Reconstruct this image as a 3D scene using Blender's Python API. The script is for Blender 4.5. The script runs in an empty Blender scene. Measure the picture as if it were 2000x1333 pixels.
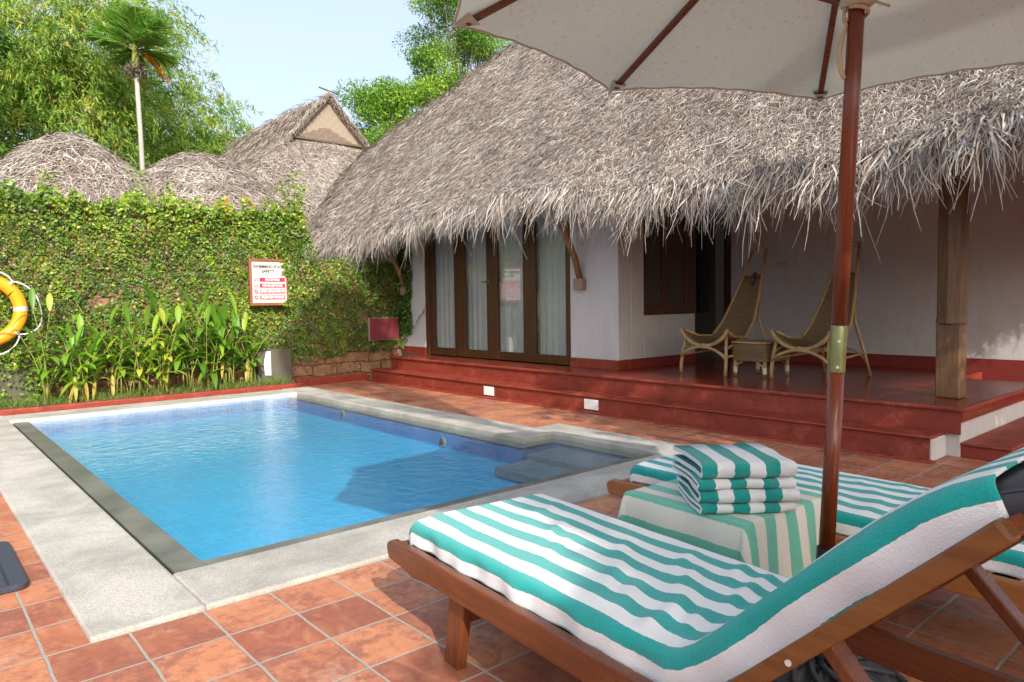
import bpy, math, random
import numpy as np
from mathutils import Vector, Matrix
R_ = math.radians
rng = np.random.default_rng(7)
random.seed(7)
S = bpy.context.scene

# ------------------------------------------------------------------ camera
def cam_axes():
    yaw, pitch, roll = R_(41.12782), R_(-3.14928), R_(-0.82506)
    f = np.array([math.sin(yaw)*math.cos(pitch), math.cos(yaw)*math.cos(pitch), math.sin(pitch)])
    r = np.array([math.cos(yaw), -math.sin(yaw), 0.0]); u = np.cross(r, f)
    c, s = math.cos(roll), math.sin(roll)
    return c*r+s*u, -s*r+c*u, f
r_, u_, f_ = cam_axes()
cd = bpy.data.cameras.new("camera"); cam = bpy.data.objects.new("camera", cd); S.collection.objects.link(cam)
cam.matrix_world = Matrix(((r_[0], u_[0], -f_[0], 0), (r_[1], u_[1], -f_[1], 0), (r_[2], u_[2], -f_[2], 1.3), (0, 0, 0, 1)))
cd.sensor_width = 36; cd.lens = 24.914; cd.clip_end = 500; cd.clip_start = 0.05
S.camera = cam
# ------------------------------------------------------------------ world, sun, exposure
SUN_EL = 33.0; SUN_AZ = (-0.38, -0.925)
w = bpy.data.worlds.new("World"); S.world = w; w.use_nodes = True
nt = w.node_tree; sky = nt.nodes.new('ShaderNodeTexSky'); sky.sky_type = 'NISHITA'; sky.sun_disc = False
sky.sun_elevation = R_(SUN_EL); sky.sun_rotation = math.atan2(SUN_AZ[0], SUN_AZ[1]); sky.air_density = 1.0; sky.dust_density = 5.0; sky.ozone_density = 1.0
bg = nt.nodes['Background']; veil = nt.nodes.new('ShaderNodeMix'); veil.data_type = 'RGBA'; veil.inputs[0].default_value = .42; veil.inputs[7].default_value = (4.3, 4.85, 5.7, 1)   # thin bright cloud veil
nt.links.new(sky.outputs[0], veil.inputs[6]); nt.links.new(veil.outputs[2], bg.inputs[0]); bg.inputs[1].default_value = 0.15
sl = bpy.data.lights.new("sun", 'SUN'); sun = bpy.data.objects.new("sun", sl); S.collection.objects.link(sun)
sl.energy = 3.2; sl.angle = R_(0.53); sl.color = (1.0, 0.945, 0.86)
hl = math.hypot(*SUN_AZ)
sd = Vector((SUN_AZ[0]/hl*math.cos(R_(SUN_EL)), SUN_AZ[1]/hl*math.cos(R_(SUN_EL)), math.sin(R_(SUN_EL))))
sun.rotation_euler = sd.to_track_quat('Z', 'Y').to_euler(); sun.location = (-3, -8, 12)
S.view_settings.view_transform = 'Standard'; S.view_settings.look = 'None'; S.view_settings.gamma = 1
S.view_settings.exposure = 0.86
S.cycles.max_bounces = 8; S.cycles.transparent_max_bounces = 16; S.cycles.caustics_reflective = False; S.cycles.caustics_refractive = False
S.cycles.use_denoising = True; S.cycles.sample_clamp_indirect = 6.0

# ------------------------------------------------------------------ helpers: materials
class NT:
    def __init__(s, name):
        s.m = bpy.data.materials.new(name); s.m.use_nodes = True; s.t = s.m.node_tree
        s.b = s.t.nodes['Principled BSDF']; s.out = s.t.nodes['Material Output']
    def n(s, typ, **kw):
        nd = s.t.nodes.new('ShaderNode'+typ)
        for k, v in kw.items(): setattr(nd, k, v)
        return nd
    def l(s, a, b): s.t.links.new(a, b)
    def val(s, x, sock):
        if x is None: return
        if hasattr(x, 'is_linked') or hasattr(x, 'links'): s.l(x, sock)
        else:
            if isinstance(x, (tuple, list)) and len(x) == 3 and sock.type == 'RGBA': x = (*x, 1)
            sock.default_value = x
    def coord(s, kind='Object', scale=(1, 1, 1), loc=(0, 0, 0), rot=(0, 0, 0)):
        tc = s.n('TexCoord'); mp = s.n('Mapping'); s.l(tc.outputs[kind], mp.inputs[0])
        mp.inputs['Scale'].default_value = scale; mp.inputs['Location'].default_value = loc; mp.inputs['Rotation'].default_value = rot
        return mp.outputs[0]
    def noise(s, vec, scale=5, detail=4, rough=.55, dist=0):
        nd = s.n('TexNoise'); s.l(vec, nd.inputs['Vector']); nd.inputs['Scale'].default_value = scale
        nd.inputs['Detail'].default_value = detail; nd.inputs['Roughness'].default_value = rough; nd.inputs['Distortion'].default_value = dist
        return nd.outputs['Fac']
    def ramp(s, fac, stops, interp='LINEAR'):
        nd = s.n('ValToRGB'); s.val(fac, nd.inputs[0]); cr = nd.color_ramp; cr.interpolation = interp
        while len(cr.elements) < len(stops): cr.elements.new(.5)
        for e, (p, c) in zip(cr.elements, stops):
            e.position = p; e.color = (c, c, c, 1) if isinstance(c, (int, float)) else (*c, 1)
        return nd.outputs[0]
    def mix(s, fac, a, b, mode='MIX'):
        nd = s.n('Mix', data_type='RGBA', blend_type=mode); s.val(fac, nd.inputs[0]); s.val(a, nd.inputs[6]); s.val(b, nd.inputs[7])
        return nd.outputs[2]
    def math(s, op, a, b=0.0, c=None):
        nd = s.n('Math', operation=op); s.val(a, nd.inputs[0]); s.val(b, nd.inputs[1])
        if c is not None: s.val(c, nd.inputs[2])
        return nd.outputs[0]
    def sep(s, vec):
        nd = s.n('SeparateXYZ'); s.l(vec, nd.inputs[0]); return nd.outputs
    def attr(s, name):
        return s.n('Attribute', attribute_name=name).outputs['Fac']
    def bump(s, h, strength=.3, dist=.01):
        nd = s.n('Bump'); nd.inputs['Strength'].default_value = strength; nd.inputs['Distance'].default_value = dist
        s.l(h, nd.inputs['Height']); s.l(nd.outputs[0], s.b.inputs['Normal']); return nd.outputs[0]
    def schlick(s, f0, bp=None):
        g = s.n('NewGeometry'); d = s.n('VectorMath', operation='DOT_PRODUCT'); s.l(g.outputs['Incoming'], d.inputs[0]); s.l(bp if bp is not None else g.outputs['Normal'], d.inputs[1])
        k = s.math('POWER', s.math('SUBTRACT', 1.0, s.math('MINIMUM', s.math('ABSOLUTE', d.outputs['Value']), 1.0)), 5.0)
        return s.math('ADD', f0, s.math('MULTIPLY', k, 1-f0))
    def fin(s, col, rough=.6, spec=None, metal=None):
        s.val(col, s.b.inputs['Base Color']); s.val(rough, s.b.inputs['Roughness'])
        if spec is not None: s.b.inputs['Specular IOR Level'].default_value = spec
        if metal is not None: s.b.inputs['Metallic'].default_value = metal
        return s.m

def m_plain(name, c, rough=.6, spec=.5, metal=0, var=.12, sc=12, bump=.15):
    t = NT(name); v = t.coord(); n = t.noise(v, sc, 5)
    col = t.mix(n, tuple(x*(1-var) for x in c), tuple(min(1, x*(1+var)) for x in c))
    t.bump(t.noise(v, sc*6, 3), bump, .004)
    return t.fin(col, rough, spec, metal)

def m_wood(name, c1, c2, axis='X', rough=.4, sc=1.0, bump=.25):
    t = NT(name); s = {'X': (1.2, 14, 14), 'Y': (14, 1.2, 14), 'Z': (14, 14, 1.2)}[axis]
    v = t.coord(scale=tuple(k*sc for k in s)); n = t.noise(v, 2.5, 6, .6, .6)
    n2 = t.noise(t.coord(scale=tuple(k*sc*4 for k in s)), 3, 4)
    col = t.ramp(n, [(.3, c1), (.7, c2)])
    col = t.mix(t.math('MULTIPLY', n2, .35), col, tuple(x*.45 for x in c1))
    t.bump(n2, bump, .003)
    return t.fin(col, t.ramp(n2, [(.3, rough*.8), (.7, min(1, rough*1.3))]), .5)

def m_leaf(name, stops, trans=.35, rough=.5, gloss=.3):
    t = NT(name); a = t.attr('rnd'); col = t.ramp(a, stops)
    t.fin(col, rough, gloss)
    tr = t.n('BsdfTranslucent'); mx = t.n('MixShader')
    c2 = t.mix(.5, col, (.35, .5, .05), 'MIX'); t.l(col, tr.inputs[0])
    mx.inputs[0].default_value = trans; t.l(t.b.outputs[0], mx.inputs[1]); t.l(tr.outputs[0], mx.inputs[2]); t.l(mx.outputs[0], t.out.inputs[0])
    return t.m

# ------------------------------------------------------------------ helpers: meshes
def link(o, parent=None):
    S.collection.objects.link(o)
    if parent is not None: o.parent = parent
    return o
def tag(o, label=None, cat=None, group=None, kind=None):
    if label: o['label'] = label
    if cat: o['category'] = cat
    if group: o['group'] = group
    if kind: o['kind'] = kind
    return o
def root_loc(p):
    v = np.zeros(3)
    while p is not None:
        v += np.array(p.location); p = p.parent
    return v
def empty(name, label, cat, loc=(0, 0, 0), rz=0, group=None):
    o = bpy.data.objects.new(name, None); o.empty_display_size = .2; link(o); o.location = loc; o.rotation_euler = (0, 0, rz)
    return tag(o, label, cat, group)
def mesh(name, V, F, mat, parent=None, world=True, smooth=False, rnd=None, rnd2=None, mats=None, fmat=None):
    V = np.asarray(V, dtype=np.float64).reshape(-1, 3)
    if parent is not None and world: V = V - root_loc(parent)
    me = bpy.data.meshes.new(name)
    if isinstance(F, np.ndarray):
        k = F.shape[1]; nf = len(F)
        me.vertices.add(len(V)); me.vertices.foreach_set('co', V.ravel().astype(np.float32))
        me.loops.add(nf*k); me.loops.foreach_set('vertex_index', F.ravel().astype(np.int32))
        me.polygons.add(nf); me.polygons.foreach_set('loop_start', np.arange(0, nf*k, k, dtype=np.int32))
        me.update(calc_edges=True)
    else:
        me.from_pydata([tuple(v) for v in V], [], [tuple(f) for f in F]); me.update()
    if smooth: me.polygons.foreach_set('use_smooth', np.ones(len(me.polygons), dtype=bool))
    for nm, arr in (('rnd', rnd), ('rnd2', rnd2)):
        if arr is not None:
            at = me.attributes.new(nm, 'FLOAT', 'POINT'); at.data.foreach_set('value', np.asarray(arr, dtype=np.float32))
    for m in (mats or [mat]): me.materials.append(m)
    if fmat is not None: me.polygons.foreach_set('material_index', np.asarray(fmat, dtype=np.int32))
    return link(bpy.data.objects.new(name, me), parent)

class MB:
    def __init__(s): s.v = []; s.f = []; s.n = 0
    def add(s, V, F):
        V = np.asarray(V, float).reshape(-1, 3); s.v.append(V); s.f += [tuple(i+s.n for i in f) for f in F]; s.n += len(V); return s
    def box(s, x0, x1, y0, y1, z0, z1):
        V = [(x, y, z) for z in (z0, z1) for y in (y0, y1) for x in (x0, x1)]
        return s.add(V, [(0, 2, 3, 1), (4, 5, 7, 6), (0, 1, 5, 4), (2, 6, 7, 3), (0, 4, 6, 2), (1, 3, 7, 5)])
    def beam(s, a, b, wd, th, up=(0, 0, 1)):
        a = np.array(a, float); b = np.array(b, float); d = b-a; d /= np.linalg.norm(d); up = np.array(up, float)
        x = np.cross(d, up); x /= np.linalg.norm(x); y = np.cross(x, d)
        V = [p+x*i*wd/2+y*j*th/2 for p in (a, b) for i, j in ((-1, -1), (1, -1), (1, 1), (-1, 1))]
        return s.add(V, [(3, 2, 1, 0), (4, 5, 6, 7), (0, 1, 5, 4), (1, 2, 6, 5), (2, 3, 7, 6), (3, 0, 4, 7)])
    def prism(s, poly, d, axis=1):
        # poly: 2D points in the plane perpendicular to axis ; d=(d0,d1)
        n = len(poly); V = []
        for q in d:
            for a, b in poly:
                V.append({0: (q, a, b), 1: (a, q, b), 2: (a, b, q)}[axis])
        F = [tuple(range(n)), tuple(range(2*n-1, n-1, -1))]+[(i, i+n, (i+1) % n+n, (i+1) % n) for i in range(n)]
        return s.add(V, F)
    def tube(s, pts, rad, k=8, close=False, caps=True):
        P = np.asarray(pts, float); n = len(P); rad = np.broadcast_to(np.asarray(rad, float), (n,))
        T = np.roll(P, -1, 0)-np.roll(P, 1, 0)
        if not close: T[0] = P[1]-P[0]; T[-1] = P[-1]-P[-2]
        T /= np.linalg.norm(T, axis=1)[:, None]+1e-12
        x = np.cross(T[0], (0, 0, 1.0)); 
        if np.linalg.norm(x) < .1: x = np.cross(T[0], (1.0, 0, 0))
        V = []
        for i in range(n):
            x = x-T[i]*(x@T[i]); x /= np.linalg.norm(x); y = np.cross(T[i], x)
            for j in range(k):
                a = 2*math.pi*j/k; V.append(P[i]+rad[i]*(math.cos(a)*x+math.sin(a)*y))
        F = []; m = n if close else n-1
        for i in range(m):
            for j in range(k):
                a = i*k+j; b = i*k+(j+1) % k; c = ((i+1) % n)*k+(j+1) % k; d = ((i+1) % n)*k+j
                F.append((a, b, c, d))
        if caps and not close: F += [tuple(range(k-1, -1, -1)), tuple((n-1)*k+j for j in range(k))]
        return s.add(V, F)
    def grid(s, fn, nu, nv):
        V = [fn(i/nu, j/nv) for i in range(nu+1) for j in range(nv+1)]
        F = [(i*(nv+1)+j, (i+1)*(nv+1)+j, (i+1)*(nv+1)+j+1, i*(nv+1)+j+1) for i in range(nu) for j in range(nv)]
        return s.add(V, F)
    def obj(s, name, mat, parent=None, world=True, smooth=False, bevel=0, solid=0, seg=2, rnd=None, subd=0):
        V = np.concatenate(s.v)
        o = mesh(name, V, s.f, mat, parent, world, smooth, rnd=rnd)
        if solid:
            m = o.modifiers.new('solid', 'SOLIDIFY'); m.thickness = solid; m.offset = 0
        if bevel:
            m = o.modifiers.new('bevel', 'BEVEL'); m.width = bevel; m.segments = seg; m.limit_method = 'ANGLE'; m.angle_limit = R_(40)
        if subd:
            m = o.modifiers.new('sub', 'SUBSURF'); m.levels = subd; m.render_levels = subd
        return o

def nrm(a): return a/(np.linalg.norm(a, axis=-1, keepdims=True)+1e-12)
def leaves(C, D, N, L, W, fold=.15, curl=.2):
    """leaf-shaped faces: centres C, along D, facing N (n,3), lengths L, widths W (n)"""
    D = nrm(D); X = nrm(np.cross(D, N)); N = nrm(np.cross(X, D)); L = L[:, None]; W = W[:, None]
    b = C-D*L*.5; t = C+D*L*.5-N*L*curl*.5; l = C-D*L*.08-X*W*.5+N*W*fold; r = C-D*L*.08+X*W*.5+N*W*fold
    V = np.stack([b, l, t, r], 1).reshape(-1, 3); n = len(C); i = np.arange(n)[:, None]*4
    F = np.concatenate([i+np.array([[0, 2, 1]]), i+np.array([[0, 3, 2]])], 0)
    return V, F
def strands(P, D, N, L, W, droop, nseg=3, curl=None):
    """thin tapered ribbons starting at P, heading D, bending down by droop, facing about N"""
    n = len(P); D = nrm(D); X = nrm(np.cross(D, N)); ts = np.linspace(0, 1, nseg+1)
    if curl is None: curl = np.zeros(n)
    V = np.zeros((n, nseg+1, 2, 3))
    w1, w2 = rng.uniform(0, 6.28, n), rng.uniform(4, 9, n)
    for k, t in enumerate(ts):
        c = P+X*(.07*L*t*np.sin(w1+w2*t))[:, None]+D*(L*t)[:, None]+np.array([0, 0, -1.0])*(L*droop*t*t)[:, None]+X*(curl*L*t*t)[:, None]
        wd = W*(1-.75*t**2)*.5
        V[:, k, 0] = c-X*wd[:, None]; V[:, k, 1] = c+X*wd[:, None]
    b = (np.arange(n)*(nseg+1)*2)[:, None]
    F = np.concatenate([b+np.array([[2*k, 2*k+1, 2*k+3, 2*k+2]]) for k in range(nseg)], 0)
    return V.reshape(-1, 3), F
def vnoise(p, sc, seed=0):
    """cheap smooth value noise from sines; p (...,3)"""
    q = np.asarray(p)*sc; o = 0; r = np.random.default_rng(seed); 
    for k in range(7):
        d = r.normal(size=3); ph = r.uniform(0, 6.28); o = o+np.sin(q@d*(1+.35*k)+ph)/(1+.3*k)
    return o/3.2

# ------------------------------------------------------------------ materials
def m_tiles():
    t = NT('terracotta tiles'); v = t.coord(loc=(-0.375, -3.112, 0)); wob = t.noise(t.coord(), 9, 3)
    va = t.n('VectorMath', operation='MULTIPLY_ADD'); nc = t.n('TexNoise'); t.l(t.coord(), nc.inputs['Vector']); nc.inputs['Scale'].default_value = 7
    t.l(nc.outputs['Color'], va.inputs[0]); va.inputs[1].default_value = (.012, .012, 0); t.l(v, va.inputs[2])
    br = t.n('TexBrick'); t.l(va.outputs[0], br.inputs['Vector']); br.offset = 0; br.squash = 1
    br.inputs['Scale'].default_value = 1; br.inputs['Brick Width'].default_value = .286; br.inputs['Row Height'].default_value = .30
    br.inputs['Mortar Size'].default_value = .0065; br.inputs['Mortar Smooth'].default_value = .35; br.inputs['Bias'].default_value = 0
    br.inputs['Color1'].default_value = (0, 0, 0, 1); br.inputs['Color2'].default_value = (1, 1, 1, 1); br.inputs['Mortar'].default_value = (.5, .5, .5, 1)
    tone = t.ramp(br.outputs['Color'], [(0, (.25, .078, .042)), (.3, (.40, .135, .064)), (.65, (.50, .20, .095)), (1, (.32, .095, .05))])
    w = t.coord()
    n1 = t.noise(w, 3.2, 5, .6, .5); n2 = t.noise(w, 22, 6, .7, .2); n3 = t.noise(t.coord(scale=(1, .4, 1)), 7, 4, .5, 2.5)
    tone = t.mix(t.ramp(n3, [(.45, 0.0), (.68, .40)]), tone, (.56, .26, .135))
    dark = t.ramp(t.math('MULTIPLY', n1, n2), [(.215, 0.0), (.33, .72)]); tone = t.mix(dark, tone, (.22, .075, .055))
    ef = t.ramp(t.noise(t.coord(loc=(3, 1, 0)), 2.3, 8, .72, .3), [(.60, 0.0), (.66, .32), (.72, .10)]); tone = t.mix(ef, tone, (.62, .42, .30))
    grout = t.mix(n2, (.20, .185, .16), (.42, .39, .33))
    col = t.mix(br.outputs['Fac'], tone, grout)
    h = t.math('SUBTRACT', t.math('MULTIPLY', n2, .12), br.outputs['Fac'])
    t.bump(h, .5, .006)
    return t.fin(col, t.ramp(n2, [(.3, .38), (.7, .68)]), .45)
M = {}
M['tiles'] = m_tiles()
def m_granite(name, a, b, rough=.75, spk=.5):
    t = NT(name); v = t.coord(); n = t.noise(v, 160, 3, .8); n1 = t.noise(v, 2.2, 5, .6, .4); n2 = t.noise(v, 45, 4, .7)
    col = t.mix(t.ramp(n, [(.38, 0.0), (.62, 1.0)]), a, b)
    col = t.mix(t.ramp(n1, [(.38, 0.0), (.62, .6)]), col, tuple(x*.70 for x in a))
    col = t.mix(t.ramp(n2, [(.55, 0.0), (.72, .35)]), col, (b[0]*.95, b[1]*.85, b[2]*.68))
    t.bump(t.math('ADD', n, n2), .35, .003)
    return t.fin(col, rough, .4)
M['coping'] = m_granite('flamed granite coping', (.29, .275, .245), (.60, .565, .49))
M['wetgranite'] = m_granite('wet granite lip', (.085, .09, .085), (.27, .27, .235), .3)
M['marble'] = m_granite('pale lip', (.62, .62, .60), (.82, .81, .76), .4)
def m_mosaic(name, c1, c2, sz=.025, grout=(.10, .28, .42)):
    t = NT(name); tc = t.n('TexCoord'); g = t.n('NewGeometry')
    # flat patterns on any axis aligned face: x+y along, z up ; floor uses x,y
    s = t.sep(tc.outputs['Object']); nz = t.math('ABSOLUTE', t.sep(g.outputs['Normal'])[2])
    fl = t.math('GREATER_THAN', nz, .5)
    cx = t.n('CombineXYZ'); t.l(t.math('ADD', s[0], t.math('MULTIPLY', s[1], t.math('SUBTRACT', 1.0, fl))), cx.inputs[0])
    t.l(t.math('ADD', t.math('MULTIPLY', s[1], fl), t.math('MULTIPLY', s[2], t.math('SUBTRACT', 1.0, fl))), cx.inputs[1])
    br = t.n('TexBrick'); t.l(cx.outputs[0], br.inputs['Vector']); br.offset = 0; br.inputs['Scale'].default_value = 1
    br.inputs['Brick Width'].default_value = sz; br.inputs['Row Height'].default_value = sz*4; br.inputs['Mortar Size'].default_value = sz*.07
    br.inputs['Color1'].default_value = (*c1, 1); br.inputs['Color2'].default_value = (*c2, 1); br.inputs['Mortar'].default_value = (*grout, 1)
    return t.fin(br.outputs[0], .3, .5)
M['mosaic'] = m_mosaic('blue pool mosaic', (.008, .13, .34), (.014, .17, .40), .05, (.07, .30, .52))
M['tread'] = m_granite('submerged granite tread', (.11, .17, .20), (.24, .31, .33), .6)
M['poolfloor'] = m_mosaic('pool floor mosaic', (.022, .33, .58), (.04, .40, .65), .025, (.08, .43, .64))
M['greenmosaic'] = m_mosaic('mossy slot mosaic', (.05, .075, .02), (.10, .12, .03), .04, (.02, .03, .01))
def m_water():
    t = NT('pool water'); v = t.coord()
    n1 = t.noise(t.coord(scale=(1, 1, 1)), 11, 5, .62, .6); n2 = t.noise(v, 42, 3, .6, .3); n3 = t.noise(v, 2.2, 2, .5)
    h = t.math('ADD', t.math('MULTIPLY', n1, 1.0), t.math('ADD', t.math('MULTIPLY', n2, .25), t.math('MULTIPLY', n3, .8)))
    bp = t.bump(h, .5, .014)
    fr = t.schlick(.02, bp)
    gl = t.n('BsdfGlossy'); gl.inputs['Roughness'].default_value = .015; t.l(bp, gl.inputs['Normal']); gl.inputs[0].default_value = (1, 1, 1, 1)
    tr = t.n('BsdfTransparent'); tr.inputs[0].default_value = (.80, .95, .99, 1)
    mx = t.n('MixShader'); t.l(fr, mx.inputs[0]); t.l(tr.outputs[0], mx.inputs[1]); t.l(gl.outputs[0], mx.inputs[2]); t.l(mx.outputs[0], t.out.inputs[0])
    return t.m
M['water'] = m_water()
def m_redoxide(name, c=(.36, .045, .028), rough=.32, wear=True):
    t = NT(name); v = t.coord(); n = t.noise(v, 3.5, 6, .65, .3); n2 = t.noise(v, 28, 6, .75)
    col = t.mix(n, tuple(x*.72 for x in c), tuple(x*1.2 for x in c))
    if wear:
        z = t.sep(v)[2]
        col = t.mix(t.ramp(t.math('MULTIPLY', n, n2), [(.27, 0.0), (.40, .6)]), col, (c[0]*1.5, c[1]*2.6+.02, c[2]*2.6+.02))
        col = t.mix(t.ramp(t.noise(t.coord(scale=(1, 1, 2.2), loc=(7, 3, 2)), 6, 6, .7, .5), [(.50, 0.0), (.66, .6)]), col, tuple(x*.42 for x in c))
        col = t.mix(t.ramp(t.noise(t.coord(loc=(2, 5, 1)), 5, 7, .75), [(.64, 0.0), (.70, .6)]), col, (.50, .22, .17))
    t.bump(n2, .25, .004)
    return t.fin(col, t.ramp(n2, [(.3, rough), (.7, rough*1.7)]), .5)
M['red'] = m_redoxide('red oxide plaster', (.24, .033, .016), .42)
M['redfloor'] = m_redoxide('polished red oxide floor', (.18, .027, .014), .15, False)
M['darkred'] = m_redoxide('dark red dado', (.20, .02, .014), .5, False)
M['plaque'] = m_plain('maroon plaque', (.16, .022, .03), .55)
def m_plaster(name='white lime plaster', c=(.54, .53, .525)):
    t = NT(name); v = t.coord(); n = t.noise(v, 1.8, 5, .6); n2 = t.noise(v, 35, 6, .7); n3 = t.noise(t.coord(scale=(3, 3, .7)), 3, 5, .6)
    col = t.mix(t.ramp(n, [(.35, 0.0), (.7, .5)]), c, tuple(x*.88 for x in c)); col = t.mix(t.ramp(n3, [(.5, 0.0), (.75, .35)]), col, (.36, .32, .29))
    t.bump(n2, .5, .006); return t.fin(col, .85, .2)
M['plaster'] = m_plaster()
M['whitepaint'] = m_plain('white painted plate', (.82, .81, .78), .5, bump=.1, var=.05)
M['teak'] = m_wood('varnished teak', (.105, .028, .010), (.19, .058, .018), 'X', .28)
M['teakback'] = m_wood('golden brown teak', (.115, .042, .011), (.21, .085, .022), 'X', .3)
M['teakY'] = m_wood('varnished teak crosswise', (.105, .028, .010), (.19, .058, .018), 'Y', .28)
M['teakZ'] = m_wood('varnished teak upright', (.10, .026, .009), (.18, .054, .017), 'Z', .28)
M['teak2'] = m_wood('golden teak', (.24, .085, .022), (.38, .15, .04), 'X', .35)
M['pole'] = m_wood('glossy red brown pole', (.13, .024, .007), (.20, .040, .010), 'Z', .26, .6, .05)
M['doorwood'] = m_wood('dark brown door wood', (.05, .020, .007), (.10, .040, .013), 'Z', .4)
M['darkwood'] = m_wood('dark red brown window wood', (.055, .018, .010), (.11, .036, .018), 'Z', .4)
M['poststone'] = m_wood('weathered verandah post', (.085, .042, .018), (.17, .088, .036), 'Z', .5)
M['strut'] = m_wood('raw strut pole', (.17, .09, .04), (.34, .19, .09), 'Z', .7)
M['block'] = m_plain('grey wood block', (.26, .20, .15), .9, var=.3)
M['rattan'] = m_wood('rattan cane', (.34, .20, .085), (.56, .37, .17), 'Z', .5, .5)
M['rattanwrap'] = m_plain('pale cane wrapping', (.66, .58, .44), .6)
def m_weave(name, c1, c2, sx=90, sy=60):
    t = NT(name); uv = t.n('Attribute', attribute_name='wv'); v = t.coord()
    w1 = t.n('TexWave', wave_type='BANDS', bands_direction='Z'); t.l(v, w1.inputs[0]); w1.inputs['Scale'].default_value = 22
    w2 = t.n('TexWave', wave_type='BANDS', bands_direction='Y'); t.l(v, w2.inputs[0]); w2.inputs['Scale'].default_value = 30
    h = t.math('MULTIPLY', w1.outputs['Fac'], w2.outputs['Fac']); n = t.noise(t.coord(scale=(1, 1, 4)), 6, 4)
    col = t.mix(h, c1, c2); col = t.mix(t.ramp(n, [(.4, 0.0), (.6, .5)]), col, c1)
    t.bump(h, .9, .006); return t.fin(col, .6, .4)
M['weave'] = m_weave('woven cane', (.15, .095, .045), (.42, .30, .15))
def m_stripe(name, teal, white, period, attrn='st', fuzz=.35):
    t = NT(name); a = t.n('Attribute', attribute_name=attrn).outputs['Fac']
    v = t.coord(); wn = t.noise(v, 60, 2)
    ph = t.math('ADD', t.math('DIVIDE', a, period), t.math('MULTIPLY', t.math('SUBTRACT', wn, .5), .05))
    fr = t.math('FRACT', ph); k = t.math('LESS_THAN', fr, .5)
    n = t.noise(v, 260, 3, .8); n2 = t.noise(v, 5, 3)
    A = t.mix(n, tuple(x*.62 for x in teal), tuple(min(1, x*1.45) for x in teal)); B = t.mix(n, tuple(x*.86 for x in white), white)
    col = t.mix(k, B, A); t.bump(t.math('ADD', n, t.math('MULTIPLY', t.noise(v, 110, 4, .8), 1.6)), fuzz*1.5, .007)
    t.b.inputs['Sheen Weight'].default_value = .25; t.b.inputs['Sheen Roughness'].default_value = .5
    return t.fin(col, .95, .1)
M['towel'] = m_stripe('teal striped terry', (.010, .33, .31), (.84, .84, .84), .1122)
M['towel2'] = m_stripe('teal striped terry of far lounger', (.010, .33, .31), (.84, .84, .84), .1122)
M['cloth'] = m_stripe('faded green striped cloth', (.13, .42, .32), (.68, .66, .58), .132, fuzz=.2)
M['ftowel'] = m_stripe('folded towel terry', (.006, .30, .27), (.85, .86, .87), .1185, fuzz=.45)
M['vinyl'] = m_plain('dark grey vinyl mattress', (.035, .037, .047), .45, .5, bump=.1)
def m_canvas():
    t = NT('off white canvas'); v = t.coord(); n = t.noise(v, 90, 4, .7); n2 = t.noise(t.coord(scale=(1, 1, .3)), 45, 5, .8); n3 = t.noise(v, 2, 3)
    col = t.mix(t.ramp(n2, [(.56, 0.0), (.68, .6)]), t.mix(n3, (.50, .54, .465), (.58, .62, .54)), (.28, .26, .21))
    t.bump(t.math('ADD', n, t.math('MULTIPLY', t.noise(v, 5, 3), 3.0)), .25, .006); t.fin(col, .9, .1)
    tr = t.n('BsdfTranslucent'); t.l(col, tr.inputs[0]); mx = t.n('MixShader'); mx.inputs[0].default_value = .2
    t.l(t.b.outputs[0], mx.inputs[1]); t.l(tr.outputs[0], mx.inputs[2]); t.l(mx.outputs[0], t.out.inputs[0]); return t.m
M['canvas'] = m_canvas()
M['brass'] = m_plain('tarnished brass', (.22, .25, .11), .3, .5, .7, var=.45, sc=16)
M['blackmetal'] = m_plain('black painted iron', (.018, .018, .02), .45, var=.4)
M['irongrey'] = m_plain('weathered cast iron', (.06, .062, .065), .5, .5, .3, var=.5, sc=20)
M['cord'] = m_plain('cotton cord', (.46, .42, .30), .9)
M['orange'] = m_plain('orange ring plastic', (.86, .33, .012), .38, .5, var=.08, sc=4, bump=.04)
M['silver'] = m_plain('reflective silver band', (.62, .64, .66), .3, .5, .3)
M['rope'] = m_plain('white rope', (.74, .73, .72), .8)
M['rubber'] = m_plain('dark blue grey mat', (.035, .042, .06), .85, var=.4, sc=40, bump=.6)
def m_laterite():
    t = NT('laterite stone'); v = t.coord(); n = t.noise(v, 4, 6, .7, .4); n2 = t.noise(v, 22, 6, .75); 
    vo = t.n('TexVoronoi'); t.l(t.coord(scale=(1, 1, 1.8)), vo.inputs['Vector']); vo.inputs['Scale'].default_value = 3.2; vo.feature = 'DISTANCE_TO_EDGE'
    br = t.n('TexBrick'); sx = t.sep(v); cb = t.n('CombineXYZ'); wq = t.noise(v, 2.5, 4); t.l(t.math('ADD', sx[0], t.math('MULTIPLY', wq, .22)), cb.inputs[0]); t.l(t.math('ADD', sx[2], t.math('MULTIPLY', wq, .16)), cb.inputs[1]); t.l(cb.outputs[0], br.inputs['Vector'])
    br.inputs['Scale'].default_value = 1; br.inputs['Brick Width'].default_value = .42; br.inputs['Row Height'].default_value = .19; br.inputs['Mortar Size'].default_value = .012; br.inputs['Mortar Smooth'].default_value = .6
    col = t.ramp(n2, [(.3, (.09, .04, .025)), (.5, (.24, .115, .065)), (.72, (.40, .26, .16))]); col = t.mix(t.ramp(n, [(.4, 0.0), (.65, .6)]), col, (.42, .30, .18))
    col = t.mix(t.math('MULTIPLY', br.outputs['Fac'], .75), col, (.10, .06, .035))
    t.bump(t.math('SUBTRACT', t.math('MULTIPLY', n2, 1.2), br.outputs['Fac']), .9, .03); return t.fin(col, .95, .1)
M['laterite'] = m_laterite()
M['concrete'] = m_granite('rough grey concrete', (.08, .072, .055), (.16, .145, .11), .9)
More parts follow.
